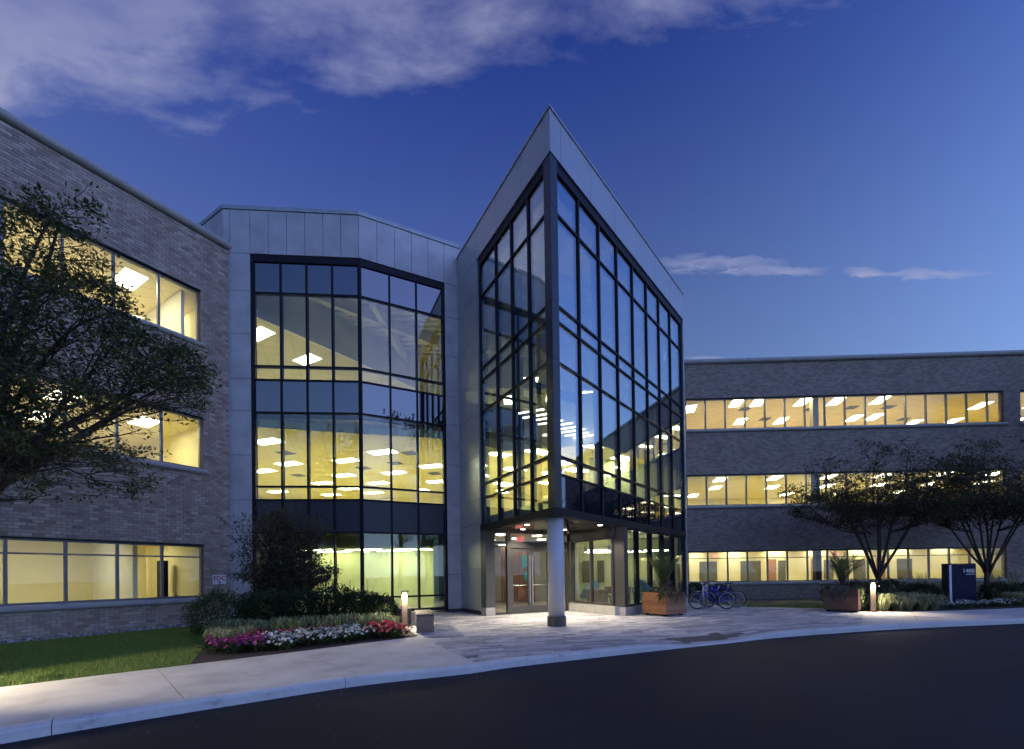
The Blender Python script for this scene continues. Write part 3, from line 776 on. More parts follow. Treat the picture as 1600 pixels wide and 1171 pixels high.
# lobby glass beside the doors
def lobby_glass(fr, ed, z0, z1, rails, mat):
    fb = MB(); a, b = ed[0], ed[-1]
    for s in ed: fb.fbox(fr, s - .04, s + .04, -.14, -.005, z0, z1)
    for z in [z0, z1] + rails: fb.fbox(fr, a + .04, b - .04, -.135, -.01, z - .035, z + .035)
    c = part('glazing_frame', fb, BRONZE, tower)
    for s0, s1 in zip(ed[:-1], ed[1:]):
        zz_ = [z0] + rails + [z1]
        for y0, y1 in zip(zz_[:-1], zz_[1:]):
            part('pane', MB().fbox(fr, s0 + .035, s1 - .035, -.08, -.06, y0 + .03, y1 - .03), mat, c)
lobby_glass(fCW, [.12, 1.2, fCW.L - .1], .36, 2.62, [], GLASS_LOBBY)
part('header', MB().fbox(fCW, .0, fCW.L, -.2, .0, 2.66, 2.985), BRONZE, tower)
ground_edges = [4.42, 5.39, 6.6, 7.8, 9.0, 10.24]
curtain(tower, fTR, ground_edges, [.33, 2.9], ['g'], GLASS_BAY, ng=-.12, jamb=(.03, .12), head=.06, foot=.06, mw=.07)
# doors
fD = Fr(PIER_L, CWC)
fb = MB()
for s0, s1 in ((0, .11), (.68, .82), (2.46, 2.6), (fD.L - .1, fD.L)): fb.fbox(fD, s0, s1, -.16, 0, 0, 2.93)
for z0, z1 in ((2.9, 2.985), (2.535, 2.60)): fb.fbox(fD, .11, fD.L - .1, -.155, -.005, z0, z1)
fb.fbox(fD, .82, 2.46, -.15, -.01, 2.38, 2.536)
for s0, s1 in ((.11, .68), (2.6, fD.L - .1)): fb.fbox(fD, s0, s1, -.15, -.01, .0, .07); fb.fbox(fD, s0, s1, -.15, -.01, 2.40, 2.44)
ef = part('entrance_frame', fb, BRONZE, tower)
for s0, s1 in ((.11, .68), (2.6, fD.L - .1)):
    for z0, z1 in ((.06, 2.41), (2.43, 2.545)): part('pane', MB().fbox(fD, s0 - .005, s1 + .005, -.09, -.07, z0, z1), GLASS_LOBBY, ef)
for s0, s1 in ((.11, .68), (.82, 2.46), (2.6, fD.L - .1)): part('pane', MB().fbox(fD, s0 - .005, s1 + .005, -.09, -.07, 2.59, 2.91), GLASS_LOBBY, ef)
STEEL = plain('brushed_steel', (.6, .6, .6), .25, .9, vary=.04)
def door(fr, s0, s1, hinge_left, lab=None, off=0.0):
    m = MB(); n0, n1 = -.11 + off, -.05 + off
    m.fbox(fr, s0, s0 + .1, n0, n1, .012, 2.37); m.fbox(fr, s1 - .1, s1, n0, n1, .012, 2.37)
    m.fbox(fr, s0 + .1, s1 - .1, n0 + .001, n1 - .001, .012, .27); m.fbox(fr, s0 + .1, s1 - .1, n0 + .001, n1 - .001, 2.24, 2.37)
    d = part('door', m, BRONZE, tower, label=lab)
    part('pane', MB().fbox(fr, s0 + .09, s1 - .09, -.09 + off, -.07 + off, .26, 2.25), GLASS_LOBBY, d)
    h = MB(); hs = s1 - .05 if hinge_left else s0 + .05
    h.tube([fr.P(hs, .02 + off, .35), fr.P(hs, .02 + off, 2.1)], .016, 8)
    for z in (.42, 2.0): h.tube([fr.P(hs, -.05 + off, z), fr.P(hs, .02 + off, z)], .011, 6)
    part('handle', h, STEEL, d)
    part('push_bar', MB().tube([fr.P(s0 + .06, -.14 + off, 1.02), fr.P(s1 - .06, -.14 + off, 1.02)], .018, 8), STEEL, d)
door(fD, .83, 1.635, True); door(fD, 1.645, 2.45, False)
fD2 = Fr(fD.xy(-.35, -2.1), fD.xy(2.4, -2.1))
door(fD2, .3, 1.15, True, 'inner lobby door seen through the side glass')
# rooms of the tower
# ground floor lobby
LOB = [fD.xy(.0, -.17), fD.xy(fD.L, -.17), fCW.xy(.1, -.27), fCW.xy(fCW.L, -.27), fTR.xy(4.4, -.35), fTR.xy(10.3, -.35), (8.3, 24.3), (7.5, 30), (-2.0, 30), (-1.5, 19)]
part('floor', MB().prism(LOB, -.04, .03), FLOOR_LOBBY, tower)
CONC = plain('exposed_deck', (.42, .4, .3), .9)
part('ceiling', MB().prism(LOB, 3.12, 3.16), CONC, tower)
part('ceiling', MB().prism([fD.xy(.0, -.2), fD.xy(2.7, -.2), (2.2, 20.5), (-1.4, 20.5)], 2.93, 2.96), WALL_WHITE, tower)
tw = MB()
tw.prism([(-2.0, 23.8), (7.9, 23.8), (7.9, 23.95), (-2.0, 23.95)], .03, 3.1)
part('interior_wall', tw, WALL_WHITE, tower)
part('interior_wall', MB().prism([(2.35, 17.5), (2.45, 17.45), (2.9, 19.6), (2.75, 19.6)], .03, 3.1), WALL_WHITE, tower)
part('interior_wall', MB().prism([(3.2, 22.8), (7.6, 22.6), (7.6, 22.75), (3.2, 22.95)], .03, 3.1), WALL_GREEN, tower)
m_, t_, b_ = nodes_of('walnut_slats')
wv = wnoise(t_, 3.0, 5, .6, (6, 6, .5))
t_.links.new(ramp(t_, wv, [(.3, (.17, .07, .03)), (.55, (.30, .135, .06)), (.75, (.40, .2, .1))]), b_.inputs['Base Color']); b_.inputs['Roughness'].default_value = .4
ww = MB()
for k in range(14):
    x = -.52 + k * .115
    ww.box(x, x + .108, 21.3, 21.4 + .01 * (k % 2), .12, 2.75)
part('wood_feature_wall', ww, m_, tower)
TEAL = plain('teal_paint', (.05, .42, .40), .5); PEACH = plain('peach_paint', (.5, .24, .14), .6)
def half_disc(cx0, z, r, side, y=21.285):
    mb = MB(); k = 14
    pts = [(cx0 + side * r * sin(pi * j / k), z - r * cos(pi * j / k)) for j in range(k + 1)]
    n = len(pts); vs = [(a, y, b) for a, b in pts] + [(a, y + .012, b) for a, b in pts]
    mb.add(vs, [tuple(range(n)), tuple(range(n, 2 * n))[::-1]] + [(i, (i + 1) % n, n + (i + 1) % n, n + i) for i in range(n)])
    return mb
part('wall_motif', half_disc(.47, 2.02, .33, 1), TEAL, tower); part('wall_motif', half_disc(.82, 1.32, .27, -1), TEAL, tower)
part('wall_motif', half_disc(.3, .55, .3, 1), PEACH, tower)
part('cove_light', MB().box(-.6, 1.2, 21.1, 21.2, 2.80, 2.83), LAMP_SOFT, tower)
troffers(tower, [(-.4, 16.8), (1.0, 17.6), (.2, 18.8), (1.3, 19.6), (-.9, 19.4)], 2.93, 0, LAMP_SOFT, size=(.34, .34))
troffers(tower, [(4.2, 21.4), (5.8, 21.2), (3.9, 19.6), (6.6, 20.6)], 2.45, 0, LAMP_LOW, size=(1.2, .14), hang=.05)
part('exit_sign', MB().fbox(fD, 1.42, 1.72, -.75, -.71, 2.62, 2.85), EXIT_RED, tower)
# upper floors: a tall lit second storey, a dimmer third
UP = [fTL.xy(1.25, -.45), fTL.xy(TLL - .9, -.45), fTR.xy(.95, -.45), fTR.xy(10.2, -.45), (8.0, 24.0), (7.5, 30), (-2.0, 30), (-1.6, 19), (-1.3, 17.2)]
part('floor', MB().prism(UP, 3.22, 3.55), FLOOR_IN, tower)
UPB = [(-1.3, 17.6), (3.2, 16.6), (8.0, 21.6), (7.5, 30), (-2.0, 30)]
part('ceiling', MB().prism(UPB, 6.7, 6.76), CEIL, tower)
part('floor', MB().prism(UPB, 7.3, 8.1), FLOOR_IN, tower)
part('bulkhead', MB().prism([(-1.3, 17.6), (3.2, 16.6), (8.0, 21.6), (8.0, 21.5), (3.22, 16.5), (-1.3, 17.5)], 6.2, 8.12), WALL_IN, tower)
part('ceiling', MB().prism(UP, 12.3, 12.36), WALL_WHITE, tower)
uw = MB()
uw.prism([(7.5, 30), (-2.0, 30), (-2.0, 30.2), (7.5, 30.2)], 3.2, 12.3)
uw.prism([(8.0, 24.0), (7.5, 30), (7.7, 30), (8.2, 24.0)], 3.2, 12.3)
uw.prism([(-1.3, 17.2), (-1.6, 19), (-2.0, 30), (-2.15, 30), (-1.75, 19), (-1.5, 17.1)], 3.2, 12.3)
part('interior_wall', uw, WALL_IN, tower)
part('interior_wall', MB().prism([(3.6, 20.5), (7.9, 22.2), (7.9, 22.35), (3.6, 20.65)], 3.55, 6.69), WALL_GREEN, tower)
for x, y in ((2.9, 14.9), (4.7, 17.2), (6.5, 19.4), (.4, 16.2), (-.4, 17.6)):
    part('interior_column', MB().box(x - .1, x + .1, y - .1, y + .1, 3.55, 12.29), DARKPANEL, tower)
for (a, b) in (((-.6, 16.2), (6.9, 20.4)), ((.1, 15.0), (5.6, 18.6)), ((-1.2, 17.2), (7.4, 21.4))):
    f_ = Fr(a, b); part('roof_beam', MB().fbox(f_, 0, f_.L, -.09, .09, 11.85, 12.25), WALL_WHITE, tower)
    part('roof_beam', MB().fbox(f_, 0, f_.L, -.07, .07, 7.75, 8.08), DARKPANEL, tower)
troffers(tower, [(3.33, 22.831), (5.951, 25.354), (1.2, 19.2), (3.4, 18.4), (.2, 22.5), (2.2, 26), (5, 28), (-.4, 26), (5.2, 20.6), (1.5, 17.8), (-.6, 19.5), (2.4, 21.2), (4.4, 23.2), (6.6, 22.4)], 6.70, radians(39), LAMP_TOWER)
for k in range(9):
    p = fTR.xy(1.4 + k * .42, -1.3 - .12 * (k % 2))
    part('pendant_light', MB().fbox(Fr(p, (p[0] - .8, p[1] + .35)), 0, .87, -.025, .025, 6.45, 6.49), LAMP_DIM, tower)
troffers(tower, [(1, 25), (5, 27)], 12.3, 0, LAMP_DIM)
# round column under the corner
ccol = (1.21, 12.33)
cl = part('column', MB().lathe([(.225, .0), (.225, 2.72)], (ccol[0], ccol[1], .27), 40), COLP, tower, smooth=False)
for p_ in cl.data.polygons: p_.use_smooth = len(p_.vertices) == 4
part('column_base', MB().lathe([(.262, .0), (.262, .265), (.23, .27)], (ccol[0], ccol[1], 0), 40), BRONZE, tower)
part('column_collar', MB().lathe([(.2, .0), (.2, .03)], (ccol[0], ccol[1], 2.965), 40), DARK, tower)
# ------------------------------------------------------------------ ground, road, kerb, paving
GROUND = plain('bare_ground', (.06, .06, .045), .95)
m_, t_, b_ = nodes_of('asphalt')
n_big = wnoise(t_, .35, 5); n_f = wnoise(t_, 90, 3)
mixa = nmath(t_, 'ADD', nmath(t_, 'MULTIPLY', n_big, .6), nmath(t_, 'MULTIPLY', n_f, .4))
t_.links.new(ramp(t_, mixa, [(.32, (.007, .007, .013)), (.5, (.012, .0118, .020)), (.68, (.022, .0215, .033))]), b_.inputs['Base Color'])
b_.inputs['Roughness'].default_value = .75; b_.inputs['Specular IOR Level'].default_value = .25
bump(t_, b_, n_f, .6, .008)
ASPHALT = m_
m_, t_, b_ = nodes_of('concrete')
mixa = nmath(t_, 'ADD', nmath(t_, 'MULTIPLY', wnoise(t_, 1.3, 6, .62), .75), nmath(t_, 'MULTIPLY', wnoise(t_, 45, 3), .25))
t_.links.new(ramp(t_, mixa, [(.33, (.37, .355, .325)), (.5, (.53, .51, .47)), (.66, (.6, .58, .54))]), b_.inputs['Base Color'])
b_.inputs['Roughness'].default_value = .85; bump(t_, b_, wnoise(t_, 120, 3), .25, .004)
CONCRETE = m_
m_, t_, b_ = nodes_of('kerb_concrete')
spots_ = wnoise(t_, 16, 4, .7)
mixa = nmath(t_, 'ADD', nmath(t_, 'MULTIPLY', wnoise(t_, 2.0, 6, .65), .7), nmath(t_, 'MULTIPLY', spots_, .3))
t_.links.new(ramp(t_, mixa, [(.28, (.28, .275, .265)), (.42, (.52, .515, .5)), (.66, (.62, .61, .59))]), b_.inputs['Base Color'])
b_.inputs['Roughness'].default_value = .85; bump(t_, b_, spots_, .3, .008)
KERBM = m_
PAVER = pieces('paver', [(0, (.25, .245, .26)), (.3, (.35, .345, .355)), (.65, (.45, .44, .445)), (1, (.58, .565, .56))], .8, nvar=.2)
PAVER_DARK = pieces('dark_tactile_paver', [(0, (.07, .07, .075)), (1, (.11, .11, .115))], .8, nvar=.2)
SAND = plain('joint_sand', (.17, .165, .16), .95)
MULCH = plain('bark_mulch', (.035, .022, .016), .95, vary=.5, scale=30, bmp=1.0, bscale=45)
TURF = plain('lawn_soil', (.022, .04, .012), .95, vary=.3, scale=4)

ROAD_Z = -.135
part('ground', MB().box(-400, 400, -400, 400, -1.2, -.75), GROUND, kind='structure')
KIN = smooth_line([(-40, -32), (-22, -13.6), (-11.5, -1.9), (-8.2, 1.55), (-5.13, 4.46), (-3.267, 5.93), (-2.2, 6.66), (-.85, 7.27), (-.02, 7.78), (1.85, 8.68), (3.5, 9.45), (4.6, 9.93), (6.1, 10.62), (7.74, 11.18), (10.4, 11.93), (14.5, 12.72), (20, 13.95), (30, 16.6), (48, 22.5), (80, 34)], 8)
def offs(pts, d):
    out = []
    for i, p in enumerate(pts):
        a = pts[max(0, i - 1)]; b = pts[min(len(pts) - 1, i + 1)]; t_ = (b - a).normalized(); out.append(p + Vector((t_.y, -t_.x)) * d)
    return out
KW = .17
KOUT = offs(KIN, KW)
def kdrop(p):
    """dropped kerb at the crossing"""
    d = min(1, max(0, (abs((p - Vector((4.35, 9.85))).length) - .55) / 1.5))
    d = d * d * (3 - 2 * d)
    return (1 - d) * .105
# road sheet: from the kerb foot out to the far side
road = MB(); ko = [(p.x, p.y) for p in KOUT]
rv = [(x, y, ROAD_Z) for x, y in ko]; far = [(x * 1.0 + 60 * ((i / (len(ko) - 1))), min(y - 30, -34), ROAD_Z) for i, (x, y) in enumerate(ko)]
n = len(ko)
road.add(rv + far, [(i, n + i, n + i + 1, i + 1) for i in range(n - 1)])
rd = part('road', road, ASPHALT, kind='structure')
# kerb in cast sections
kerb = thing('kerb', (2, 9, 0), None, None); kerb['kind'] = 'structure'
def kerb_piece(i0, i1):
    prof_n = [(0, -.3), (0, 0), (.115, 0), (.15, -.012), (.168, -.04), (KW + .012, -.3)]
    vs = []; k = len(prof_n); seg = list(range(i0, i1 + 1))
    for q, i in enumerate(seg):
        a = KIN[max(0, i - 1)]; b = KIN[min(len(KIN) - 1, i + 1)]; t_ = (b - a).normalized(); nn = Vector((t_.y, -t_.x))
        sh = .004 if q == 0 else (-.004 if q == len(seg) - 1 else 0)
        for off, z in prof_n:
            p = KIN[i] + nn * off + t_ * sh; vs.append((p.x, p.y, z - (kdrop(KIN[i]) if z > -.2 else 0)))
    fs = []
    for q in range(len(seg) - 1):
        for j in range(k):
            j2 = (j + 1) % k; fs.append((q * k + j, (q + 1) * k + j, (q + 1) * k + j2, q * k + j2))
    fs += [tuple(range(k)), tuple((len(seg) - 1) * k + j for j in range(k))[::-1]]
    return MB().add(vs, fs)
i = 8
while i < len(KIN) - 9:
    L = 0; j = i
    while j < len(KIN) - 1 and L < 2.9: L += (KIN[j + 1] - KIN[j]).length; j += 1
    part('kerb_section', kerb_piece(i, j), KERBM, kerb, kind='structure'); i = j
# earth under the raised side
KEARTH = [(p.x, p.y) for p in KIN]
em = MB(); en = len(KEARTH)
part('sub_base', MB().add([(x, y, -.06 - kdrop(Vector((x, y)))) for x, y in KEARTH] + [(x * .9, 60, -.3) for x, y in KEARTH], [(i, i + 1, en + i + 1, en + i) for i in range(en - 1)]), GROUND, kind='structure')

# left sidewalk: cast concrete slabs with joints
def kin_at(x):
    for a, b in zip(KIN[:-1], KIN[1:]):
        if a.x <= x <= b.x: return a + (b - a) * ((x - a.x) / (b.x - a.x + 1e-9))
    return KIN[-1]
walk = thing('sidewalk', (-4, 7, 0), None, None); walk['kind'] = 'structure'
WJ = [((-14.9, -6.4), (-17.4, -4.6)), ((-11.6, -2.0), (-13.6, -.5)), ((-8.6, 1.15), (-10.6, 2.75)), ((-6.25, 3.5), (-8.0, 5.2)), ((-3.97, 5.42), (-5.75, 7.24)), ((-2.28, 6.62), (-4.19, 8.65)), ((-.62, 7.42), (-2.24, 10.6))]
def slab(parent, p0, p1, z=.0, th=.12, back=None):
    """between two joints; front follows the kerb, back follows the bed"""
    (a, b), (c, d) = p0, p1
    front = [p for p in KIN if a[0] + .05 < p.x < c[0] - .05]
    poly = [(a[0], a[1])] + [(p.x, p.y) for p in front] + [(c[0], c[1]), (d[0], d[1])] + (back or []) + [(b[0], b[1])]
    poly[0] = tuple(kin_at(a[0])); poly[len(front) + 1] = tuple(kin_at(c[0]))
    cen = Vector((sum(p[0] for p in poly) / len(poly), sum(p[1] for p in poly) / len(poly)))
    sh = []
    for p in poly:
        v = Vector(p) - cen; sh.append(tuple(cen + v * (1 - .007 / max(.3, v.length))))
    part('slab', MB().prism(sh, z - th, z), CONCRETE, parent, kind='structure')
for p0, p1 in zip(WJ[:-1], WJ[1:]): slab(walk, p0, p1)
# right sidewalk
RJ = [((9.0, 11.5), (12.0, 15.35)), ((10.9, 12.05), (13.3, 14.93)), ((13.0, 12.45), (14.6, 15.12)), ((15.2, 12.9), (16.4, 15.45)), ((17.6, 13.4), (18.6, 15.95)), ((20.2, 14.0), (21.0, 16.6)), ((23.2, 14.7), (23.8, 17.3)), ((26.5, 15.6), (26.9, 18.2)), ((30, 16.6), (30.2, 19.3)), ((34, 17.8), (34, 20.6))]
walk2 = thing('sidewalk', (16, 14, 0), None, None); walk2['kind'] = 'structure'
for p0, p1 in zip(RJ[:-1], RJ[1:]): slab(walk2, p0, p1, z=-.002)

# the paved forecourt
PLZ_BACK = [(12.0, 15.35), (11.6, 16.6), (9.2, 18.1), (8.3, 20.4), (4.0, 20.2), (-3.2, 18.4), (-4.4, 16.25), (-3.6, 14.2), (-2.9, 12.2), (-2.24, 10.6), (-.62, 7.42)]
kf = [(p.x, p.y) for p in KIN if -.6 < p.x < 9.0]
PLAZA = [tuple(kin_at(-.62))] + kf + [tuple(kin_at(9.0))] + PLZ_BACK
def zdip(x, y):
    v = Vector((x, y)) - Vector((4.35, 9.85)); d = min(1, max(0, (v.length - .5) / 1.7)); d = d * d * (3 - 2 * d)
    return -(1 - d) * .10
plaza = thing('forecourt', (4, 13, 0), None, None); plaza['kind'] = 'structure'
sg = MB(); gx = np.arange(-5, 13, .35); gy = np.arange(7, 21, .35); idx = {}
for x in gx:
    for y in gy:
        if inpoly(x, y, PLAZA) or (x < 0 and (inpoly(x + .36, y, PLAZA) or inpoly(x + .36, y - .1, PLAZA))): idx[(round(x, 2), round(y, 2))] = len(sg.v); sg.v.append((x, y, -.014 + zdip(x, y)))
for (x, y), k in list(idx.items()):
    q = [(x, y), (round(x + .35, 2), y), (round(x + .35, 2), round(y + .35, 2)), (x, round(y + .35, 2))]
    if all(p in idx for p in q): sg.f.append(tuple(idx[p] for p in q)); sg.m.append(0)
part('bedding_sand', sg, SAND, plaza, kind='structure')
pa = radians(17); pd, pn = Vector((cos(pa), sin(pa))), Vector((-sin(pa), cos(pa)))
org = Vector((-1, 8)); prng = random.Random(11); pl = []
TACT = [(3.55, 9.62), (5.35, 10.42), (5.1, 11.0), (3.3, 10.2)]
for r in range(-30, 110):
    s = -20 + prng.uniform(0, .5); h = .155
    while s < 26:
        L = prng.choice((.31, .47, .47, .62))
        c = [org + pd * (s + .0035) + pn * (r * h + .0035), org + pd * (s + L - .0035) + pn * (r * h + .0035), org + pd * (s + L - .0035) + pn * (r * h + h - .0035), org + pd * (s + .0035) + pn * (r * h + h - .0035)]
        ins = [inpoly(p.x, p.y, PLAZA) for p in c]
        s += L
        if not any(ins): continue
        poly = [tuple(p) for p in c]
        if not all(ins):
            # trim against the kerb and the slab edge
            cc = sum(c, Vector((0, 0))) / 4
            for a, b in zip(PLAZA, PLAZA[1:] + PLAZA[:1]):
                A, B = Vector(a), Vector(b); t_ = max(0, min(1, (cc - A).dot(B - A) / max(1e-9, (B - A).length_squared)))
                if (A + (B - A) * t_ - cc).length < .6 and len(poly) > 2: 
                    q = clip_poly(poly, a, b)
                    if len(q) > 2: poly = q
            if len(poly) < 3: continue
        cx0 = sum(p[0] for p in poly) / len(poly); cy0 = sum(p[1] for p in poly) / len(poly)
        if not inpoly(cx0, cy0, PLAZA): continue
        pl.append((poly, cx0, cy0, prng.uniform(-.0025, .0025), inpoly(cx0, cy0, TACT)))
pl.sort(key=lambda q: hypot(q[1], q[2]))
def paver_mb(mb, poly, dz):
    n = len(poly); a = sum(poly[i][0] * poly[(i + 1) % n][1] - poly[(i + 1) % n][0] * poly[i][1] for i in range(n))
    if a < 0: poly = poly[::-1]
    vs = [(x, y, -.05 + zdip(x, y)) for x, y in poly] + [(x, y, dz + zdip(x, y)) for x, y in poly]
    mb.add(vs, [tuple(range(n, 2 * n))] + [(i, (i + 1) % n, n + (i + 1) % n, n + i) for i in range(n)])
rest, restd, cnt = MB(), MB(), 0
for poly, x, y, dz_, dark in pl:
    if cnt < 300 and not dark:
        o = MB(); paver_mb(o, poly, dz_); part('paver', o, PAVER, plaza, kind='structure'); cnt += 1
    else: paver_mb(restd if dark else rest, poly, dz_)
part('paving', rest, PAVER, plaza, kind='stuff')
part('tactile_paving', restd, PAVER_DARK, plaza, kind='stuff')

# lawns and beds
LEDGE = [(-16.6, -5.2), (-13.7, -.4), (-10.65, 2.8), (-8.05, 5.25), (-7.02, 6.13), (-5.78, 7.26), (-5.5, 7.63)]
LAWN = LEDGE + [(-6.2, 8.9), (-7.25, 10.6), (-8.4, 12.4), (-9.2, 13.6), fLW.xy(11.2, .85), fLW.xy(6, .85), fLW.xy(0, .85), fLW.xy(-6, .85)]
part('lawn', MB().prism(LAWN, -.15, -.03), TURF, kind='structure')
BED = [(-5.5, 7.63), (-4.19, 8.66), (-2.25, 10.62), (-2.9, 12.2), (-3.6, 14.2), (-4.4, 16.1), fB1.xy(.6, .05), fLW.xy(11.7, .1), fLW.xy(11.2, .75), (-9.2, 13.6), (-8.4, 12.4), (-7.25, 10.6), (-6.2, 8.9)]
part('planting_bed', MB().prism(BED, -.15, -.012), MULCH, kind='structure')
RLAWN = [(9.2, 18.1), (11.6, 16.6), (13.2, 17.4), (15.0, 19.0), (22, 21.0), (33, 21.5), (33, 23.5), fRW.xy(26, .02), fRW.xy(1.2, .02), (8.4, 20.4)]
rl = MB(); 
rl.add([(x, y, -.02 if y < 21 else -.34) for x, y in RLAWN], [tuple(range(len(RLAWN)))])
part('lawn', rl, TURF, kind='structure')
RBED = [(12.0, 15.4), (13.3, 14.98), (14.6, 15.17), (16.4, 15.5), (18.6, 16.0), (21.0, 16.65), (23.8, 17.35), (26.9, 18.25), (30.2, 19.35), (33, 20.4), (33, 21.6), (22, 21.2), (15.0, 19.2), (13.2, 17.6), (11.65, 16.65)]
part('planting_bed', MB().prism(RBED, -.15, .0), MULCH, kind='structure')
# strip of river stones at the foot of the left wall
STONE = pieces('river_stone', [(0, (.1, .095, .09)), (.4, (.25, .24, .22)), (.8, (.42, .4, .38)), (1, (.6, .57, .54))], .7)
part('gravel_strip', MB().fbox(fLW, -6, 11.75, .02, .86, -.2, -.055), MULCH, kind='structure')
sm = MB(); srng = random.Random(5)
for k in range(1900):
    s = srng.uniform(2.5, 11.7); n_ = srng.uniform(.03, .85); r = srng.uniform(.03, .075); p = fLW.P(s, n_, -.05 + srng.uniform(0, .04))
    a = srng.uniform(0, pi); e, w_ = Vector((cos(a), sin(a), 0)), Vector((-sin(a), cos(a), 0)); r2 = r * srng.uniform(.55, .9); hh = r * srng.uniform(.4, .7)
    ring = [p + e * r * cos(q) + w_ * r2 * sin(q) for q in (0, 1.05, 2.1, 3.14, 4.19, 5.24)]
    tp = [p + (v - p) * .55 + Vector((0, 0, hh)) for v in ring]
    sm.add(ring + tp, [(i, (i + 1) % 6, 6 + (i + 1) % 6, 6 + i) for i in range(6)] + [(6, 7, 8, 9, 10, 11)])
tag(part('river_stones', sm, STONE, smooth=False), 'grey river stones in a strip along the brick wall', 'stones', kind='stuff')
def blades(name, poly, dens, h0, h1, mat, w=.006, seed=1, zf=lambda x, y: -.03, weight=None):
    rg = np.random.default_rng(seed); P = np.array(poly); lo, hi = P.min(0), P.max(0)
    n = int((hi[0] - lo[0]) * (hi[1] - lo[1]) * dens)
    xy = rg.uniform(lo, hi, (n, 2)); px, py = xy[:, 0], xy[:, 1]
    ins = np.zeros(n, bool)
    for i in range(len(P)):
        x0, y0 = P[i]; x1, y1 = P[(i + 1) % len(P)]
        c_ = ((y0 > py) != (y1 > py)) & (px < (x1 - x0) * (py - y0) / (y1 - y0 + 1e-12) + x0); ins ^= c_
    # leave out what is outside the picture
    ins &= (np.abs(px / np.maximum(.1, py)) < 1.25) & (py > 1)
    xy = xy[ins]; n = len(xy)
    z = np.array([zf(a, b) for a, b in xy]); h = rg.uniform(h0, h1, n); a = rg.uniform(0, 2 * pi, n); ln = rg.uniform(.1, .6, n) * h
    base = np.c_[xy, z]; sd = np.c_[np.cos(a), np.sin(a), np.zeros(n)] * w; ln_ = np.c_[-np.sin(a) * ln, np.cos(a) * ln, h]
    v = np.empty((n, 3, 3)); v[:, 0] = base - sd; v[:, 1] = base + sd; v[:, 2] = base + ln_
    return fastmesh(name, v.reshape(-1, 3), np.arange(n * 3).reshape(-1, 3), mat)
def fastmesh(name, v, f, mat, parent=None, kind=None):
    me = bpy.data.meshes.new(name); v = np.asarray(v, np.float32); f = np.asarray(f, np.int32); k = f.shape[1]
    c = (v.min(0) + v.max(0)) / 2
    if parent is None: c[2] = v[:, 2].min()
    me.vertices.add(len(v)); me.vertices.foreach_set('co', (v - c).ravel())
    me.loops.add(f.size); me.loops.foreach_set('vertex_index', f.ravel())
    me.polygons.add(len(f)); me.polygons.foreach_set('loop_start', np.arange(0, f.size, k)); me.polygons.foreach_set('loop_total', np.full(len(f), k))
    me.update(calc_edges=True); me.materials.append(mat)
    o = bpy.data.objects.new(name, me); COL.objects.link(o); ORG[o] = Vector([float(q) for q in c])
    if parent is not None: o.parent = parent; o.location = ORG[o] - ORG[parent]
    else: o.location = ORG[o]
    if kind: o['kind'] = kind
    return o
GRASS = leafmat('lawn_grass', [(0, (.09, .16, .025)), (.5, (.17, .26, .04)), (1, (.28, .35, .08))], .6)
tag(blades('lawn_grass', LAWN, 2600, .03, .07, GRASS, .005, 2), 'mown green grass between the sidewalk and the brick wall', 'grass', kind='stuff')
tag(blades('lawn_grass', [p for p in RLAWN], 700, .04, .08, GRASS, .008, 3, lambda x, y: -.02 - .32 * max(0, min(1, (y - 18) / 5))), 'dark green grass in front of the right wing', 'grass', kind='stuff')

# grit and bits of leaf swept against the kerb
DEB = pieces('kerb_grit', [(0, (.03, .027, .024)), (.6, (.09, .08, .065)), (1, (.2, .19, .17))], .9)
db = MB(); drg = random.Random(8)
for k in range(900):
    i = drg.randrange(20, len(KOUT) - 30); p = KOUT[i].lerp(KOUT[i + 1], drg.random()); a = KOUT[i + 1] - KOUT[i]; nn = Vector((a.y, -a.x)).normalized()
    p = p + nn * (.02 + abs(drg.gauss(0, .35)) + (drg.random() * 3 if drg.random() < .15 else 0)); r = drg.uniform(.004, .013); q = drg.uniform(0, 3)
    ring = [(p.x + r * cos(q + j * 2.1) * (1.6 if j == 0 else 1), p.y + r * sin(q + j * 2.1), ROAD_Z) for j in range(3)]
    db.add(ring + [(p.x, p.y, ROAD_Z + r * .7)], [(0, 1, 3), (1, 2, 3), (2, 0, 3)])
tag(part('kerb_grit', db, DEB), 'scattered grit and leaf litter on the asphalt along the kerb', 'grit', kind='stuff')
# ------------------------------------------------------------------ vegetation
BARK = plain('bark', (.06, .048, .04), .9, vary=.35, scale=9, bmp=.6, bscale=30)
LEAF_TREE = leafmat('tree_leaf', [(0, (.03, .052, .013)), (.5, (.068, .102, .026)), (1, (.16, .18, .05))])
LEAF_TREE2 = leafmat('far_tree_leaf', [(0, (.02, .032, .012)), (.5, (.04, .056, .02)), (1, (.085, .095, .035))])
LEAF_MYRTLE = leafmat('myrtle_leaf', [(0, (.026, .038, .014)), (.5, (.05, .06, .024)), (.85, (.075, .07, .03)), (1, (.11, .06, .035))])
LEAF_HEDGE = leafmat('hedge_leaf', [(0, (.012, .022, .01)), (.5, (.022, .042, .014)), (1, (.05, .08, .025))])
LEAF_BOX = leafmat('boxwood_leaf', [(0, (.02, .04, .012)), (.5, (.04, .075, .018)), (1, (.085, .13, .03))])
LEAF_GRASS = leafmat('grass_blade', [(0, (.07, .11, .035)), (.5, (.15, .2, .08)), (1, (.32, .36, .2))])
LEAF_VAR = leafmat('variegated_blade', [(0, (.1, .13, .05)), (.5, (.26, .28, .12)), (1, (.5, .48, .26))])
LEAF_FLOWER = leafmat('bedding_leaf', [(0, (.02, .045, .012)), (.6, (.05, .09, .025)), (1, (.09, .14, .04))])
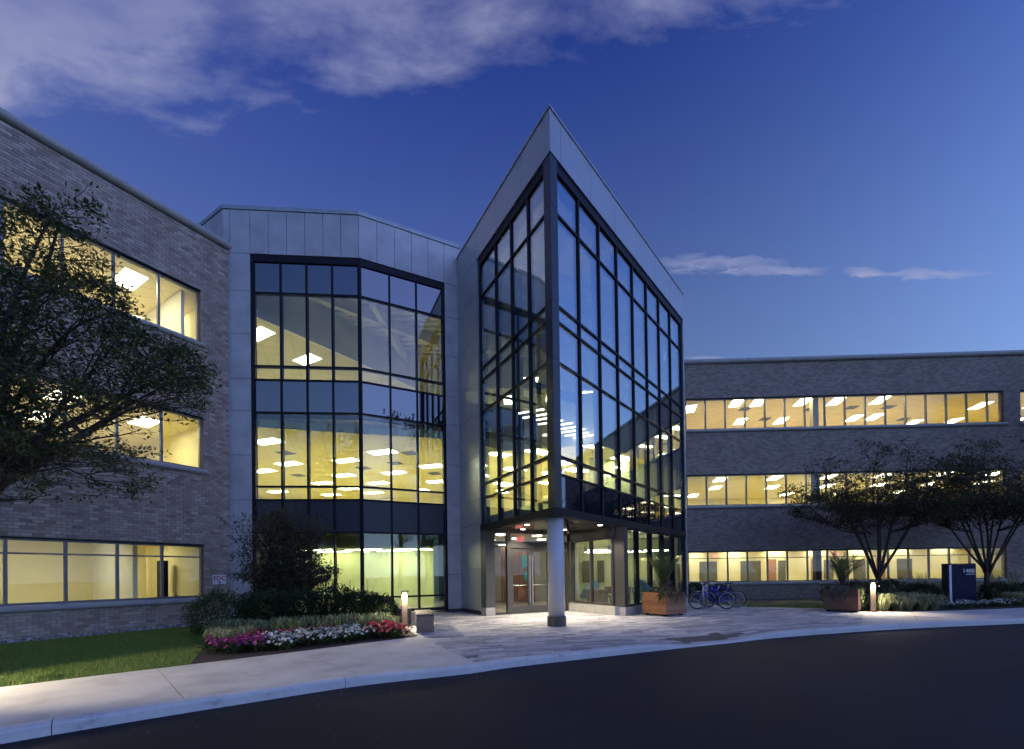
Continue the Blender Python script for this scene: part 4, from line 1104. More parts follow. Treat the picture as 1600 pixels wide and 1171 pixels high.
PALM = leafmat('palm_leaf', [(0, (.03, .06, .02)), (.5, (.06, .1, .03)), (1, (.11, .15, .05))])
SILVER = leafmat('trailing_leaf', [(0, (.08, .12, .08)), (.6, (.18, .24, .18)), (1, (.34, .4, .34))])
TRAIL = leafmat('ivy_leaf', [(0, (.03, .06, .02)), (.6, (.07, .12, .04)), (1, (.14, .19, .07))])
MAG = leafmat('magenta_petal', [(0, (.24, .02, .13)), (1, (.46, .06, .27))]); WHITE = leafmat('white_petal', [(0, (.45, .48, .46)), (1, (.7, .72, .7))])
RED = leafmat('red_petal', [(0, (.4, .025, .05)), (.6, (.55, .05, .08)), (1, (.65, .17, .17))])
BURG = leafmat('burgundy_petal', [(0, (.25, .01, .05)), (1, (.4, .03, .08))])

def leaves(name, pos, dirs, size, mat, parent=None, aspect=.42, seed=0, droop=.3, kind=None):
    """many separate leaves: each a folded diamond of two triangles"""
    rg = np.random.default_rng(seed); pos = np.asarray(pos, float); n = len(pos)
    d = np.asarray(dirs, float) + rg.normal(0, .55, (n, 3)); d[:, 2] -= droop * rg.random(n); d /= np.linalg.norm(d, axis=1)[:, None] + 1e-9
    up = rg.normal(0, .45, (n, 3)) + [0, 0, 1]; sd = np.cross(d, up); sd /= np.linalg.norm(sd, axis=1)[:, None] + 1e-9
    L = (np.asarray(size) * rg.uniform(.65, 1.25, n))[:, None]
    nr = np.cross(sd, d)
    v = np.empty((n, 4, 3)); v[:, 0] = pos; v[:, 1] = pos + d * L * .45 + sd * L * aspect * .5 - nr * L * .05; v[:, 2] = pos + d * L; v[:, 3] = pos + d * L * .45 - sd * L * aspect * .5 - nr * L * .05
    q = np.arange(n)[:, None] * 4
    f = np.concatenate([q + [0, 1, 2, 3]], 0)
    return fastmesh(name, v.reshape(-1, 3), f, mat, parent, kind)

def grow(mb, rg, pts_out, p, d, L, r, level, maxlev, spread=.7, up=.12, flat=.6, kids_n=(3, 5), keep=None, lr=.62):
    """one limb with side limbs; collects twig points in pts_out"""
    n = max(3, int(L / .18)); n = min(n, 9); pts = [p.copy()]; dd = d.normalized(); cur = p.copy()
    for i in range(n):
        j = Vector((rg.gauss(0, .13), rg.gauss(0, .13), rg.gauss(0, .1) + up * .25))
        dd = (dd + j).normalized(); cur = cur + dd * (L / n); pts.append(cur.copy())
    if keep:
        # shorten rather than poke out of the crown
        for i in range(1, len(pts)):
            if not keep(pts[i]): pts = pts[:i]; break
        if len(pts) < 2: return
    rad = [max(.004, r * (1 - .72 * i / (len(pts) - 1))) for i in range(len(pts))]
    mb.tube(pts, rad, 6 if level < 2 else (4 if level < 3 else 3), cap=level < 2)
    if level >= maxlev - 1:
        for i in range(1, len(pts)):
            pts_out.append((pts[i], (pts[i] - pts[i - 1]).normalized(), level))
    if level >= maxlev: return
    for k in range(rg.randint(*kids_n)):
        t_ = rg.uniform(.3, 1.0); i = min(len(pts) - 2, int(t_ * (len(pts) - 1))); q = pts[i].lerp(pts[i + 1], rg.random())
        a = rg.uniform(0, 2 * pi); side = Vector((cos(a), sin(a), rg.uniform(-.25, .55) * (1 - flat)))
        nd = ((pts[i + 1] - pts[i]).normalized() * (1 - spread) + side * spread); nd.z += up; nd.normalize()
        if keep and level >= 1 and not keep(q): continue
        grow(mb, rg, pts_out, q, nd, L * lr * rg.uniform(.7, 1.2), max(.004, rad[i] * .6), level + 1, maxlev, spread, up, flat, kids_n, keep, lr)

def make_tree(name, base, label, limbs, leaf, lsize, nleaf, leafm, seed, keep=None, maxlev=3, trunk=None, group=None, jitter=.16, **kw):
    rg = random.Random(seed); root = thing(name, base, label, 'tree', group); mb = MB(); tw = []
    if trunk: mb.tube(trunk[0], trunk[1], 10)
    for pts, rads in limbs:
        P = smooth_line([Vector(p) for p in pts], 4)
        if keep:
            for i in range(len(P) // 3, len(P)):
                if not keep(P[i]) and keep(P[i - 1]): P = P[:i]; break
        k = len(P)
        if k < 4: continue
        R = [rads[0] + (rads[1] - rads[0]) * i / (k - 1) for i in range(k)]
        mb.tube(P, R, 7)
        for i in range(2, k - 1):
            for _ in range(kw.get('per', 2)):
                d = (P[i + 1] - P[i]).normalized(); a = rg.uniform(0, 2 * pi)
                side = Vector((cos(a), sin(a), rg.uniform(-.15, .5)))
                grow(mb, rg, tw, P[i], (d * .5 + side * .7).normalized(), kw.get('len', 1.0) * rg.uniform(.6, 1.25), max(.008, R[i] * .5), 1, maxlev, kw.get('spread', .7), kw.get('up', .08), kw.get('flat', .6), kw.get('kids_n', (2, 4)), keep, kw.get('lr', .62))
        tw.append((P[-1], (P[-1] - P[-2]).normalized(), 9))
    part('trunk', mb, BARK, root, smooth=True)
    if keep: tw = [t_ for t_ in tw if keep(t_[0])]
    ch = [tw[rg.randrange(len(tw))] for _ in range(nleaf)]
    pos = np.array([tuple(c[0]) for c in ch]) + RNG.normal(0, jitter, (nleaf, 3)) * [1, 1, .6]
    dr = np.array([tuple(c[1]) for c in ch])
    leaves('crown', pos, dr, lsize, leafm, root, seed=seed)
    return root

# big tree on the lawn at the left: its trunk stands just outside the frame
TY = 8.0
def lerp_table(x, tab):
    for (x0, y0), (x1, y1) in zip(tab[:-1], tab[1:]):
        if x <= x1: return y0 + (y1 - y0) * max(0, (x - x0) / (x1 - x0))
    return tab[-1][1]
def keepL(p):
    # wide layered crown: tall over the trunk, long low boughs towards the building corner
    q = TY / p.y; x = p.x * q; z = EYE + (p.z - EYE) * q
    u = hypot(p.x + 9.4, p.y - TY)
    w_ = .16 * sin(x * 5.1) + .12 * sin(x * 11 + p.y * 3)
    top = lerp_table(x, [(-14, 5), (-11.5, 7.2), (-9.2, 8.5), (-8.3, 8.45), (-8.05, 8.1), (-7.75, 8.75), (-7.35, 8.5), (-7.2, 7.4), (-6.7, 6.35), (-6.25, 5.85), (-5.35, 5.35)]) + w_
    bot = lerp_table(x, [(-14, 3.6), (-9.5, 2.9), (-7, 2.72), (-6.5, 2.85), (-6.1, 3.9), (-5.35, 4.25)]) + w_ * .5
    return u < 4.4 and bot < z < top and x < -5.3 + w_
b0 = Vector((-9.62, TY, 0))
limbsL = [
    ([(-9.55, 8, 2.6), (-9.0, 7.9, 3.12), (-8.35, 7.8, 3.5), (-7.4, 7.75, 3.95), (-6.6, 7.7, 4.35), (-5.75, 7.75, 4.6)], (.075, .012)),
    ([(-9.55, 8, 2.7), (-9.1, 8.1, 3.6), (-8.5, 8.3, 4.2), (-7.6, 8.5, 4.8), (-6.7, 8.6, 5.3), (-5.8, 8.5, 5.5)], (.075, .012)),
    ([(-9.6, 8, 2.8), (-9.15, 7.9, 4.0), (-8.9, 7.7, 5.2), (-8.3, 7.6, 6.6), (-7.7, 7.6, 7.9), (-7.45, 7.6, 8.5)], (.085, .012)),
    ([(-9.6, 8, 2.8), (-9.4, 8.2, 4.4), (-9.1, 8.3, 6.0), (-8.7, 8.4, 7.4), (-8.4, 8.4, 8.4)], (.085, .012)),
    ([(-9.5, 8, 2.7), (-8.7, 8.4, 4.4), (-7.7, 8.5, 5.7), (-7.0, 8.4, 6.6), (-6.6, 8.3, 7.0)], (.06, .01)),
    ([(-9.0, 7.9, 3.12), (-8.4, 7.5, 3.5), (-7.7, 7.3, 3.45), (-7.1, 7.3, 3.2), (-6.6, 7.35, 2.95)], (.035, .008)),
    ([(-9.6, 8, 2.7), (-10.2, 7.6, 4.2), (-11.0, 7.4, 5.6), (-11.8, 7.4, 6.4)], (.07, .012)),
    ([(-9.6, 8, 2.7), (-10.0, 8.6, 4.4), (-10.6, 9.3, 5.8), (-11, 9.9, 6.6)], (.07, .012)),
    ([(-9.4, 8, 3.2), (-8.6, 7.1, 4.6), (-7.7, 6.5, 5.4), (-6.9, 6.2, 5.8)], (.05, .01)),
    ([(-8.9, 8, 4.6), (-7.9, 7.8, 5.6), (-7.1, 7.7, 6.0), (-6.2, 7.7, 6.1)], (.04, .01)),
    ([(-8.0, 7.8, 3.7), (-7.1, 8.1, 4.5), (-6.3, 8.2, 5.0), (-5.6, 8.2, 5.2)], (.03, .008)),
]
make_tree('tree', (-9.62, TY, -.03), 'dark leafy spreading tree in front of the left brick wing', limbsL, None, .092, 24000, LEAF_TREE, 4, keepL, 3,
          ([(-9.62, TY, -.1), (-9.66, TY, .8), (-9.6, TY, 1.8), (-9.55, TY, 2.7)], [.2, .16, .14, .13]), per=2, len=1.05, flat=.8, jitter=.075, lr=.6)

# two trees before the right wing
def rtree(x, y, h, w, seed, label, lean=0.0):
    rg = random.Random(seed); limbs = []
    nst = 8
    for k in range(nst):
        a = 2 * pi * k / nst + rg.uniform(-.3, .3); rr = w * rg.uniform(.55, .85)
        fx, fy = cos(a) * rr, sin(a) * rr * .8
        t_ = h * rg.uniform(.6, 1.0)
        limbs.append(([(x + lean * .2, y, .75 + rg.uniform(0, .5)), (x + fx * .22, y + fy * .22, h * .3), (x + fx * .5, y + fy * .5, h * .5), (x + fx * .78, y + fy * .78, h * .66), (x + fx, y + fy, t_)], (.055, .01)))
    limbs.append(([(x, y, 1.0), (x + .1, y, h * .4), (x - .1, y + .1, h * .7), (x + .15, y, h * .97)], (.06, .01)))
    for k in range(8):
        a = 2 * pi * k / 8 + rg.uniform(-.4, .4)
        limbs.append(([(x + cos(a) * .5, y + sin(a) * .4, h * .42), (x + cos(a) * w * .4, y + sin(a) * w * .4, h * .47), (x + cos(a) * w * .75, y + sin(a) * w * .7, h * (.53 + .04 * (k % 4))), (x + cos(a) * w * 1.0, y + sin(a) * w * .9, h * (.55 + .055 * (k % 4)))], (.03, .008)))
    def keep(p):
        u = hypot(p.x - x, (p.y - y) * 1.1)
        return u < w * (1.0 + .08 * sin(atan2(p.y - y, p.x - x) * 5 + seed)) and p.z > h * .47 - .1 * u + .12 * sin(p.x * 6) and p.z < h * (1.0 - .26 * u * u / w / w + .05 * sin(p.x * 4 + p.y * 3 + seed))
    return make_tree('tree', (x, y, 0), label, limbs, None, .115, 24000, LEAF_TREE2, seed, keep, 3,
                     ([(x, y, -.05), (x + .02, y, .5), (x, y, 1.2)], [.15, .115, .09]), group='trees before the right wing', per=3, len=1.05, flat=.85, jitter=.09, lr=.6, kids_n=(2, 3))
rtree(15.95, 19.5, 7.1, 3.7, 21, 'multi stemmed dark tree behind the right bollard and low shrubs')
rtree(21.5, 20.3, 7.3, 3.5, 22, 'multi stemmed dark tree just right of the 1400 sign', .3)

# crape myrtle before the bay
rg = random.Random(9); limbs = []; cx0, cy0 = -6.62, 13.0
for k in range(13):
    a = 2 * pi * k / 13 + rg.uniform(-.2, .2); rr = rg.uniform(.4, 1.35)
    fx, fy = cos(a) * rr, sin(a) * rr * .8; hh = 3.25 - .75 * rr * rr * rg.uniform(.6, 1.1) + rg.uniform(-.1, .1)
    limbs.append(([(cx0 + fx * .08, cy0 + fy * .08, .0), (cx0 + fx * .3, cy0 + fy * .3, hh * .33), (cx0 + fx * .7, cy0 + fy * .7, hh * .68), (cx0 + fx, cy0 + fy, hh)], (.03, .006)))
for k in range(6):
    a = rg.uniform(0, 2 * pi); limbs.append(([(cx0, cy0, .5), (cx0 + cos(a) * .7, cy0 + sin(a) * .6, 1.1), (cx0 + cos(a) * 1.35, cy0 + sin(a), 1.55)], (.014, .004)))
myr = make_tree('crape_myrtle', (cx0, cy0, 0), 'dark vase shaped flowering shrub with many bare stems before the bay window', limbs, None, .085, 21000, LEAF_MYRTLE, 12, lambda p: p.z > .85 and hypot(p.x - cx0, p.y - cy0) < 1.55, 2, per=3, len=.5, flat=.3, up=.2, jitter=.09, kids_n=(2, 4), lr=.6)
myr['category'] = 'shrub'
fp = []
for x, y, z in ((-8.0, 12.9, 3.05), (-5.45, 12.9, 2.2), (-5.2, 13, 1.9), (-6.1, 12.6, 1.55)):
    fp += [(x + RNG.normal(0, .05), y + RNG.normal(0, .05), z + RNG.normal(0, .06)) for _ in range(14)]
leaves('blossom', fp, np.tile([0, 0, 1.0], (len(fp), 1)),   .045, BURG, myr, .8, 4)

# rounded shrubs made of leafy shells
def shrub(name, x, y, w, d, h, label, mat, n, size, seed, cat='shrub', group=None, stems=True):
    root = thing(name, (x, y, 0), label, cat, group); rg = np.random.default_rng(seed)
    th = rg.uniform(0, 2 * pi, n); ph = np.arccos(rg.uniform(-.75, 1, n)); lump = 1 + .13 * np.sin(th * 3 + seed) * np.sin(ph * 4 + seed * 2) + .1 * np.sin(th * 7 + 2 * seed)
    r = rg.uniform(.62, 1.05, n) ** .6 * lump
    dv = np.c_[np.sin(ph) * np.cos(th), np.sin(ph) * np.sin(th), np.cos(ph)]
    pos = np.c_[x + dv[:, 0] * r * w / 2, y + dv[:, 1] * r * d / 2, np.maximum(.02, h * .42 + dv[:, 2] * r * h * .58)]
    leaves('foliage', pos, dv + [0, 0, .5], size, mat, root, .5, seed, 0)
    mb = MB(); r2 = random.Random(seed)
    for k in range(7):
        a = r2.uniform(0, 2 * pi); mb.tube([(x, y, -.02), (x + cos(a) * w * .15, y + sin(a) * d * .15, h * .35), (x + cos(a) * w * .33, y + sin(a) * d * .33, h * .72)], [.018, .012, .005], 5)
    part('stems', mb, BARK, root)
    return root
HG = 'dark evergreen shrubs under the bay window'
shrub('boxwood', -7.55, 11.6, 1.5, 1.3, 1.08, 'brighter green rounded shrub at the left end of the hedge, below the FDC sign', LEAF_BOX, 7500, .055, 31)
for k, (x, y, w, h, lb) in enumerate(((-6.5, 11.9, 1.6, .95, 'dark shrub right of the bright green one, in front of the vase shaped shrub'), (-5.75, 12.2, 1.5, .98, 'dark shrub straight below the stems of the vase shaped shrub'), (-5.0, 12.4, 1.5, 1.08, 'tallest dark shrub in the middle of the hedge'), (-4.35, 12.6, 1.4, .92, 'dark shrub before the wide centre mullion of the bay'), (-3.85, 12.9, 1.1, .8, 'smaller dark shrub near the bench end of the hedge'), (-6.95, 12.7, 1.3, 1.0, 'dark shrub at the back of the hedge beside the metal wall'))):
    shrub('hedge_shrub', x, y, w, 1.3, h * 1.08, lb, LEAF_HEDGE, 7000, .06, 40 + k, group=HG)
for k, (x, y, w, h, lb) in enumerate(((13.6, 17.6, 1.7, .95, 'dark low shrub right behind the lit right bollard'), (15.0, 17.9, 1.9, 1.0, 'largest dark shrub below the right tree trunk'), (16.4, 18.0, 1.5, .8, 'dark shrub just left of the 1400 sign'), (20.9, 19.3, 1.4, .75, 'dark shrub right of the 1400 sign at the foot of a tree'), (22.6, 19.8, 1.5, .7, 'dark shrub at the right edge behind pale grasses'), (9.0, 21.9, 1.6, .85, 'dark shrub behind the bicycles'), (10.3, 22.3, 1.3, .7, 'small dark shrub right behind the bicycles'))):
    shrub('low_shrub', x, y, w, 1.2, h, lb, LEAF_HEDGE, 5000, .065, 60 + k)

def where(q, r): return ('front edge', 'middle row', 'back row')[min(2, int(r * 3))] + ', ' + ('left end', 'left of centre', 'centre', 'right of centre', 'right end')[min(4, int(q * 5))]
# clumps of arching grass
def clump_mesh(name, mat, r, h, n, seed, w=.008):
    rg = np.random.default_rng(seed); a = rg.uniform(0, 2 * pi, n); rr = r * rg.uniform(.35, 1.0, n); hh = h * rg.uniform(.6, 1.05, n)
    b = np.c_[np.cos(a), np.sin(a)] * (rg.uniform(0, .25, n) * r)[:, None]; e = np.c_[np.cos(a), np.sin(a)] * rr[:, None]; sd = np.c_[-np.sin(a), np.cos(a), np.zeros(n)] * w
    p0 = np.c_[b, np.zeros(n)]; p1 = np.c_[b + (e - b) * .35, hh * .72]; p2 = np.c_[b + (e - b) * .75, hh]; p3 = np.c_[e, hh * rg.uniform(.45, .85, n)]
    v = np.empty((n, 7, 3)); v[:, 0] = p0 - sd * .6; v[:, 1] = p0 + sd * .6; v[:, 2] = p1 - sd; v[:, 3] = p1 + sd; v[:, 4] = p2 - sd * .8; v[:, 5] = p2 + sd * .8; v[:, 6] = p3
    q = np.arange(n)[:, None] * 7
    f = np.concatenate([q + [0, 1, 3, 2], q + [2, 3, 5, 4], q + [4, 5, 6, 6]], 0)
    tri = np.concatenate([np.c_[f[:, 0], f[:, 1], f[:, 2]], np.c_[f[:2 * n, 0], f[:2 * n, 2], f[:2 * n, 3]]], 0)
    me = bpy.data.meshes.new(name); me.from_pydata(v.reshape(-1, 3).tolist(), [], tri.tolist()); me.materials.append(mat)
    return me
CL = [clump_mesh('grass_clump', LEAF_GRASS, .42, .42, 190, s) for s in (1, 2, 3)]
CV = [clump_mesh('variegated_grass', LEAF_VAR, .5, .5, 260, s, .009) for s in (4, 5, 6)]
CT = [clump_mesh('feather_grass', LEAF_GRASS, .4, 1.0, 70, s, .004) for s in (7, 8)]
CS = [clump_mesh('feather_grass', LEAF_GRASS, .3, 1.0, 12, s, .004) for s in (9, 10)]
def put(me, name, x, y, sc, rz, label, cat, group, z=0.0):
    o = bpy.data.objects.new(name, me); COL.objects.link(o); o.location = (x, y, z); o.rotation_euler = (0, 0, rz); o.scale = (sc,) * 3
    return tag(o, label, cat, group)
rg = random.Random(2)
GL = 'fine green grass clumps behind the flower bed, between the blooms and the dark hedge'
for k in range(26):
    t_ = k / 25; x = -7.0 + 3.9 * t_ + rg.uniform(-.12, .12); y = 10.55 + 1.15 * t_ + (k % 3 - 1) * .26 + rg.uniform(-.08, .08)
    put(CL[k % 3], 'grass_clump', x, y, rg.uniform(.85, 1.15), rg.uniform(0, 6), 'fine green grass clump between flowers and dark hedge, ' + where(k / 25, (k % 3) / 2.2), 'grass', GL)
for k, (x, y) in enumerate(((-6.25, 9.55), (-6.55, 9.95), (-6.0, 9.95), (-5.95, 9.2))):
    put(CV[k % 3], 'grass_clump', x, y, .72, k * 1.3, 'pale arching grass clump beside the magenta flowers, ' + ('nearest the lawn', 'furthest left', 'at the back right', 'nearest the sidewalk')[k], 'grass', 'pale grass clumps beside the lawn')
for k in range(13):
    x = 12.75 + .155 * k + rg.uniform(-.1, .1); y = 15.35 + (k % 3) * .35 + .02 * k
    put(CV[k % 3], 'grass_clump', x, y, rg.uniform(.95, 1.2), rg.uniform(0, 6), 'pale yellow green grass clump right of the lit bollard, ' + where(k / 12, (k % 3) / 2.2), 'grass', 'pale grasses around the right bollard')
for k in range(12):
    x = 19.4 + .34 * k; y = 17.1 + .33 * (k % 3) + .12 * k
    put(CV[(k + 1) % 3], 'grass_clump', x, y, rg.uniform(.8, 1.0), rg.uniform(0, 6), 'pale arching grass clump at the right edge of the photo, ' + where(k / 11, (k % 3) / 2.2), 'grass', 'pale grasses right of the sign')
for k in range(9):
    x = 18.6 + .55 * k; put(CT[k % 2], 'feather_grass', x, 20.6 + .2 * (k % 2), rg.uniform(1.0, 1.4), rg.uniform(0, 6), 'tall thin feathery grass before the right wing sill', 'grass', 'tall grasses at the right')
for k in range(3):
    put(CS[k % 2], 'feather_grass', -5.35 + k * .5, 13.6, 1.35, k * 2, 'tall thin grass rising over the hedge before the bay window', 'grass', 'tall grasses behind the hedge')

# bedding plants in flower
def flower_proto(pet, seed, nf, fr=.032, w=.17, h=.24):
    rg = random.Random(seed); mb = MB()
    for k in range(34):
        a = rg.uniform(0, 2 * pi); r = w * rg.uniform(.15, 1); z = h * rg.uniform(.1, .85) * (1 - .35 * (r / w) ** 2); p = Vector((cos(a) * r, sin(a) * r, z))
        d = Vector((cos(a), sin(a), rg.uniform(-.2, .7))).normalized(); s = d.cross(Vector((0, 0, 1))).normalized(); L = rg.uniform(.06, .1)
        mb.add([p, p + d * L * .5 + s * L * .28, p + d * L, p + d * L * .5 - s * L * .28], [(0, 1, 2, 3)], 0)
        mb.add([(p.x * .1, p.y * .1, h * .08), p + s * .003, p - s * .003], [(0, 1, 2)], 0)
    for k in range(nf):
        a = rg.uniform(0, 2 * pi); r = w * rg.uniform(0, 1) ** .6; z = h * (1.02 - .45 * (r / w) ** 2) + rg.uniform(-.02, .03); c = Vector((cos(a) * r, sin(a) * r, z))
        nrm = Vector((cos(a) * r / w * .9 + rg.uniform(-.4, .4), sin(a) * r / w * .9 + rg.uniform(-.5, .2), .8)).normalized(); e = nrm.orthogonal().normalized(); f_ = nrm.cross(e); q = fr * rg.uniform(.8, 1.2)
        vs = [c - nrm * .008]
        for j in range(10):
            an = 2 * pi * j / 10; rr = q * (1.0 if j % 2 == 0 else .62); vs.append(c + (e * cos(an) + f_ * sin(an)) * rr)
        mb.add(vs, [(0, 1 + j, 1 + (j + 1) % 10) for j in range(10)], 1)
        mb.tube([(c.x * .2, c.y * .2, h * .1), tuple(c - nrm * .006)], .003, 3, 0, cap=False)
    for k in range(5):
        a = rg.uniform(0, 2 * pi); mb.tube([(0, 0, 0), (cos(a) * w * .5, sin(a) * w * .5, h * .6)], .004, 3, 0)
    return mb
FP = {k: [mesh_of('flowering_plant', flower_proto(m, s, nf, fr), [LEAF_FLOWER, m]) for s in (1, 2, 3)] for k, m, nf, fr in (('magenta', MAG, 8, .036), ('white', WHITE, 9, .032), ('red', RED, 8, .036), ('burgundy', BURG, 6, .036), ('lowwhite', WHITE, 6, .036))}
def fl(kind, x, y, sc, label, group, rz): put(rg.choice(FP[kind]), 'flowering_plant', x, y, sc, rz, label, 'flowers', group)
def bedline(t_): # front edge of the bed beside the sidewalk, t in 0..1 from left to right
    a, b, c = Vector((-5.5, 7.63)), Vector((-4.19, 8.66)), Vector((-2.25, 10.62)); s = t_ * 2
    return a.lerp(b, s) if s < 1 else b.lerp(c, s - 1)
def bedpt(t_, back): p = bedline(t_); return p + Vector((-.72, .70)) * back
for k in range(34):
    r_ = rg.random(); p = bedpt(.16 + .27 * (k / 33), .55 + .75 * r_); fl('magenta', p.x, p.y, rg.uniform(.9, 1.2), 'plant with magenta blooms, ' + where(k / 33, r_) + ' of the magenta patch', 'magenta flowering plants', rg.uniform(0, 6))
for k in range(84):
    r_ = rg.random(); p = bedpt(.42 + .45 * (k / 83), .34 + 1.25 * r_); fl('white', p.x, p.y, rg.uniform(.9, 1.2), 'plant with white blooms, ' + where(k / 83, r_) + ' of the white patch', 'white flowering plants', rg.uniform(0, 6))
for k in range(30):
    r_ = rg.random(); p = bedpt(.865 + .115 * (k / 29), .16 + 1.1 * r_); fl('red', p.x, p.y, rg.uniform(1.0, 1.35), 'plant with coral red blooms, ' + where(k / 29, r_) + ' of the red patch', 'red flowering plants', rg.uniform(0, 6))
for k in range(24):
    p = bedpt(.4 + .55 * (k / 23), 1.6 + .3 * rg.random()); fl('burgundy', p.x, p.y, rg.uniform(1.0, 1.3), 'plant with a few dark red blooms behind the white flowers, ' + where(k / 23, 1), 'dark red flowering plants', rg.uniform(0, 6))
for k in range(62):
    x = 15.2 + 6.8 * rg.random(); r_ = rg.random(); y = 15.55 + (x - 15.2) * .22 + .75 * r_; fl('lowwhite', x, y, rg.uniform(.9, 1.2), 'low plant with few white blooms before the 1400 sign, ' + where((x - 15.2) / 6.8, r_), 'white flowers along the right sidewalk', rg.uniform(0, 6))
# ------------------------------------------------------------------ entrance lamps
def lamp(name, kind, loc, rot, power, parent=None, color=(1, .86, .66), **kw):
    d = bpy.data.lights.new(name, kind); d.energy = power * K; d.color = color
    for k, v in kw.items(): setattr(d, k, v)
    o = bpy.data.objects.new(name, d); COL.objects.link(o); o.rotation_euler = rot
    if parent is not None: o.parent = parent; o.location = Vector(loc) - ORG[parent]
    else: o.location = loc
    return o
for x, y in spots:
    lamp('downlight_lamp', 'SPOT', (x, y, 2.975), (0, 0, 0), 330, tower, (1, .87, .66), spot_size=radians(128), spot_blend=.6, shadow_soft_size=.05)

# ------------------------------------------------------------------ bollard lights
POST = plain('bollard_bronze', (.17, .125, .1), .45, .35, vary=.06)
BGLOW = glow('bollard_light', (1, .88, .68), 2.2)
def bollard(x, y, rz, label, power=72):
    root = thing('bollard_light', (x, y, 0), label, 'bollard', 'bollard lights along the sidewalk'); c, s = cos(rz), sin(rz)
    def tr(mb): mb.v = [(x + p[0] * c - p[1] * s, y + p[0] * s + p[1] * c, p[2]) for p in mb.v]; return mb
    part('post', tr(MB().box(-.075, .075, .015, .055, .0, .98)), POST, root)
    part('base_plate', tr(MB().box(-.1, .1, -.03, .09, -.02, .012)), POST, root)
    part('cap', tr(MB().box(-.085, .085, -.13, .057, .985, 1.025)), POST, root)
    part('lamp', tr(MB().box(-.055, .055, .002, .014, .86, .98)), BGLOW, root)
    lamp('bollard_lamp', 'SPOT', (x + s * .075, y - c * .075, .97), (radians(-14), 0, rz), power * 2.7, root, (1, .85, .62), spot_size=radians(152), spot_blend=.7, shadow_soft_size=.012)
    return root
bollard(-2.98, 12.4, radians(25), 'lit bronze bollard light between the red flowers and the bench')
bollard(12.1, 15.02, radians(-12), 'lit bronze bollard light between the right planter and the pale grasses')
bollard(-7.9, 5.75, radians(45), 'lit bollard light at the lawn edge beyond the left side of the frame', 60)
pl_ = thing('path_light', (-9.5, 4.0, 0), 'slim post light beside the sidewalk, beyond the left side of the frame', 'lamp')
part('post', MB().tube([(-9.5, 4.0, -.1), (-9.5, 4.0, 2.6)], .045, 10), POST, pl_)
tgt = Vector((-5.4, 7.3, 0)); src = Vector((-9.42, 4.06, 2.58)); dv = (tgt - src).normalized()
part('head', MB().tube([src - dv * .2 + Vector((0, 0, .06)), src + Vector((0, 0, .06)) + dv * .02], [.06, .1], 12), POST, pl_)
lamp('path_lamp', 'SPOT', tuple(src + dv * .1), tuple(dv.to_track_quat('-Z', 'Y').to_euler()), 1050, pl_, (1, .84, .6), spot_size=radians(54), spot_blend=.55, shadow_soft_size=.06)

# ------------------------------------------------------------------ benches
BENCHM = plain('dark_composite', (.07, .06, .055), .5, vary=.15, scale=5)
def bench(x, y, rz, L, label):
    root = thing('bench', (x, y, 0), label, 'bench', 'benches at the edge of the forecourt'); c, s = cos(rz), sin(rz)
    def tr(mb): mb.v = [(x + p[0] * c - p[1] * s, y + p[0] * s + p[1] * c, p[2]) for p in mb.v]; return mb
    for k in range(4): part('seat_slat', tr(MB().box(-L / 2, L / 2, -.22 + k * .11, -.115 + k * .11, .40, .46)), BENCHM, root)
    for e in (-1, 1): part('end_panel', tr(MB().box(min(e * L / 2, e * (L / 2 - .07)), max(e * L / 2, e * (L / 2 - .07)), -.219, .219, 0, .398)), POST, root)
    part('stretcher', tr(MB().box(-L / 2 + .07, L / 2 - .07, -.03, .03, .3, .37)), BENCHM, root)
bench(-2.38, 12.0, radians(104), 1.5, 'dark bench with bronze end panel next to the left bollard')
bench(-3.45, 13.75, radians(112), 1.5, 'second dark bench behind, nearer the bay window')

# ------------------------------------------------------------------ timber planters
def timber(name, c0, c1, c2):
    m, t, b = nodes_of(name)
    pr_ = piece_random(t); n_ = wnoise(t, 3.2, 6, .65, (1.5, 1.5, 14))
    mixv = nmath(t, 'ADD', nmath(t, 'MULTIPLY', n_, .6), nmath(t, 'MULTIPLY', pr_, .4))
    t.links.new(ramp(t, mixv, [(.25, c0), (.5, c1), (.75, c2)]), b.inputs['Base Color']); b.inputs['Roughness'].default_value = .5
    bump(t, b, n_, .25, .004); return m
CEDAR = timber('oiled_cedar', (.15, .06, .028), (.26, .11, .05), (.36, .175, .085))
IPE = timber('dark_hardwood', (.06, .025, .018), (.11, .048, .035), (.17, .085, .06))
def planter(x, y, rz, w, label, mat):
    root = thing('planter', (x, y, 0), label, 'planter'); c, s = cos(rz), sin(rz); h = w / 2
    def tr(mb): mb.v = [(x + p[0] * c - p[1] * s, y + p[0] * s + p[1] * c, p[2]) for p in mb.v]; return mb
    ph = .142
    for k in range(5):
        z0, z1 = .065 + k * ph, .065 + (k + 1) * ph - .006
        part('plank', tr(MB().box(-h, h, -h, -h + .03, z0, z1)), mat, root); part('plank', tr(MB().box(-h, h, h - .03, h, z0, z1)), mat, root)
        part('plank', tr(MB().box(h - .03, h, -h + .031, h - .031, z0, z1)), mat, root); part('plank', tr(MB().box(-h, -h + .03, -h + .031, h - .031, z0, z1)), mat, root)
    for a in (-1, 1):
        for b in (-1, 1): part('foot', tr(MB().box(a * (h - .12) - .05, a * (h - .12) + .05, b * (h - .12) - .05, b * (h - .12) + .05, 0, .064)), DARK, root)
    part('soil', tr(MB().box(-h + .035, h - .035, -h + .035, h - .035, .6, .69)), MULCH, root)
    return root
P1, P1a = (5.06, 14.98), radians(-59)
P2, P2a = (11.42, 15.5), radians(-44)
planter(P1[0], P1[1], P1a, .98, 'reddish cedar planter box beside the entrance glass with a palm in it', CEDAR)
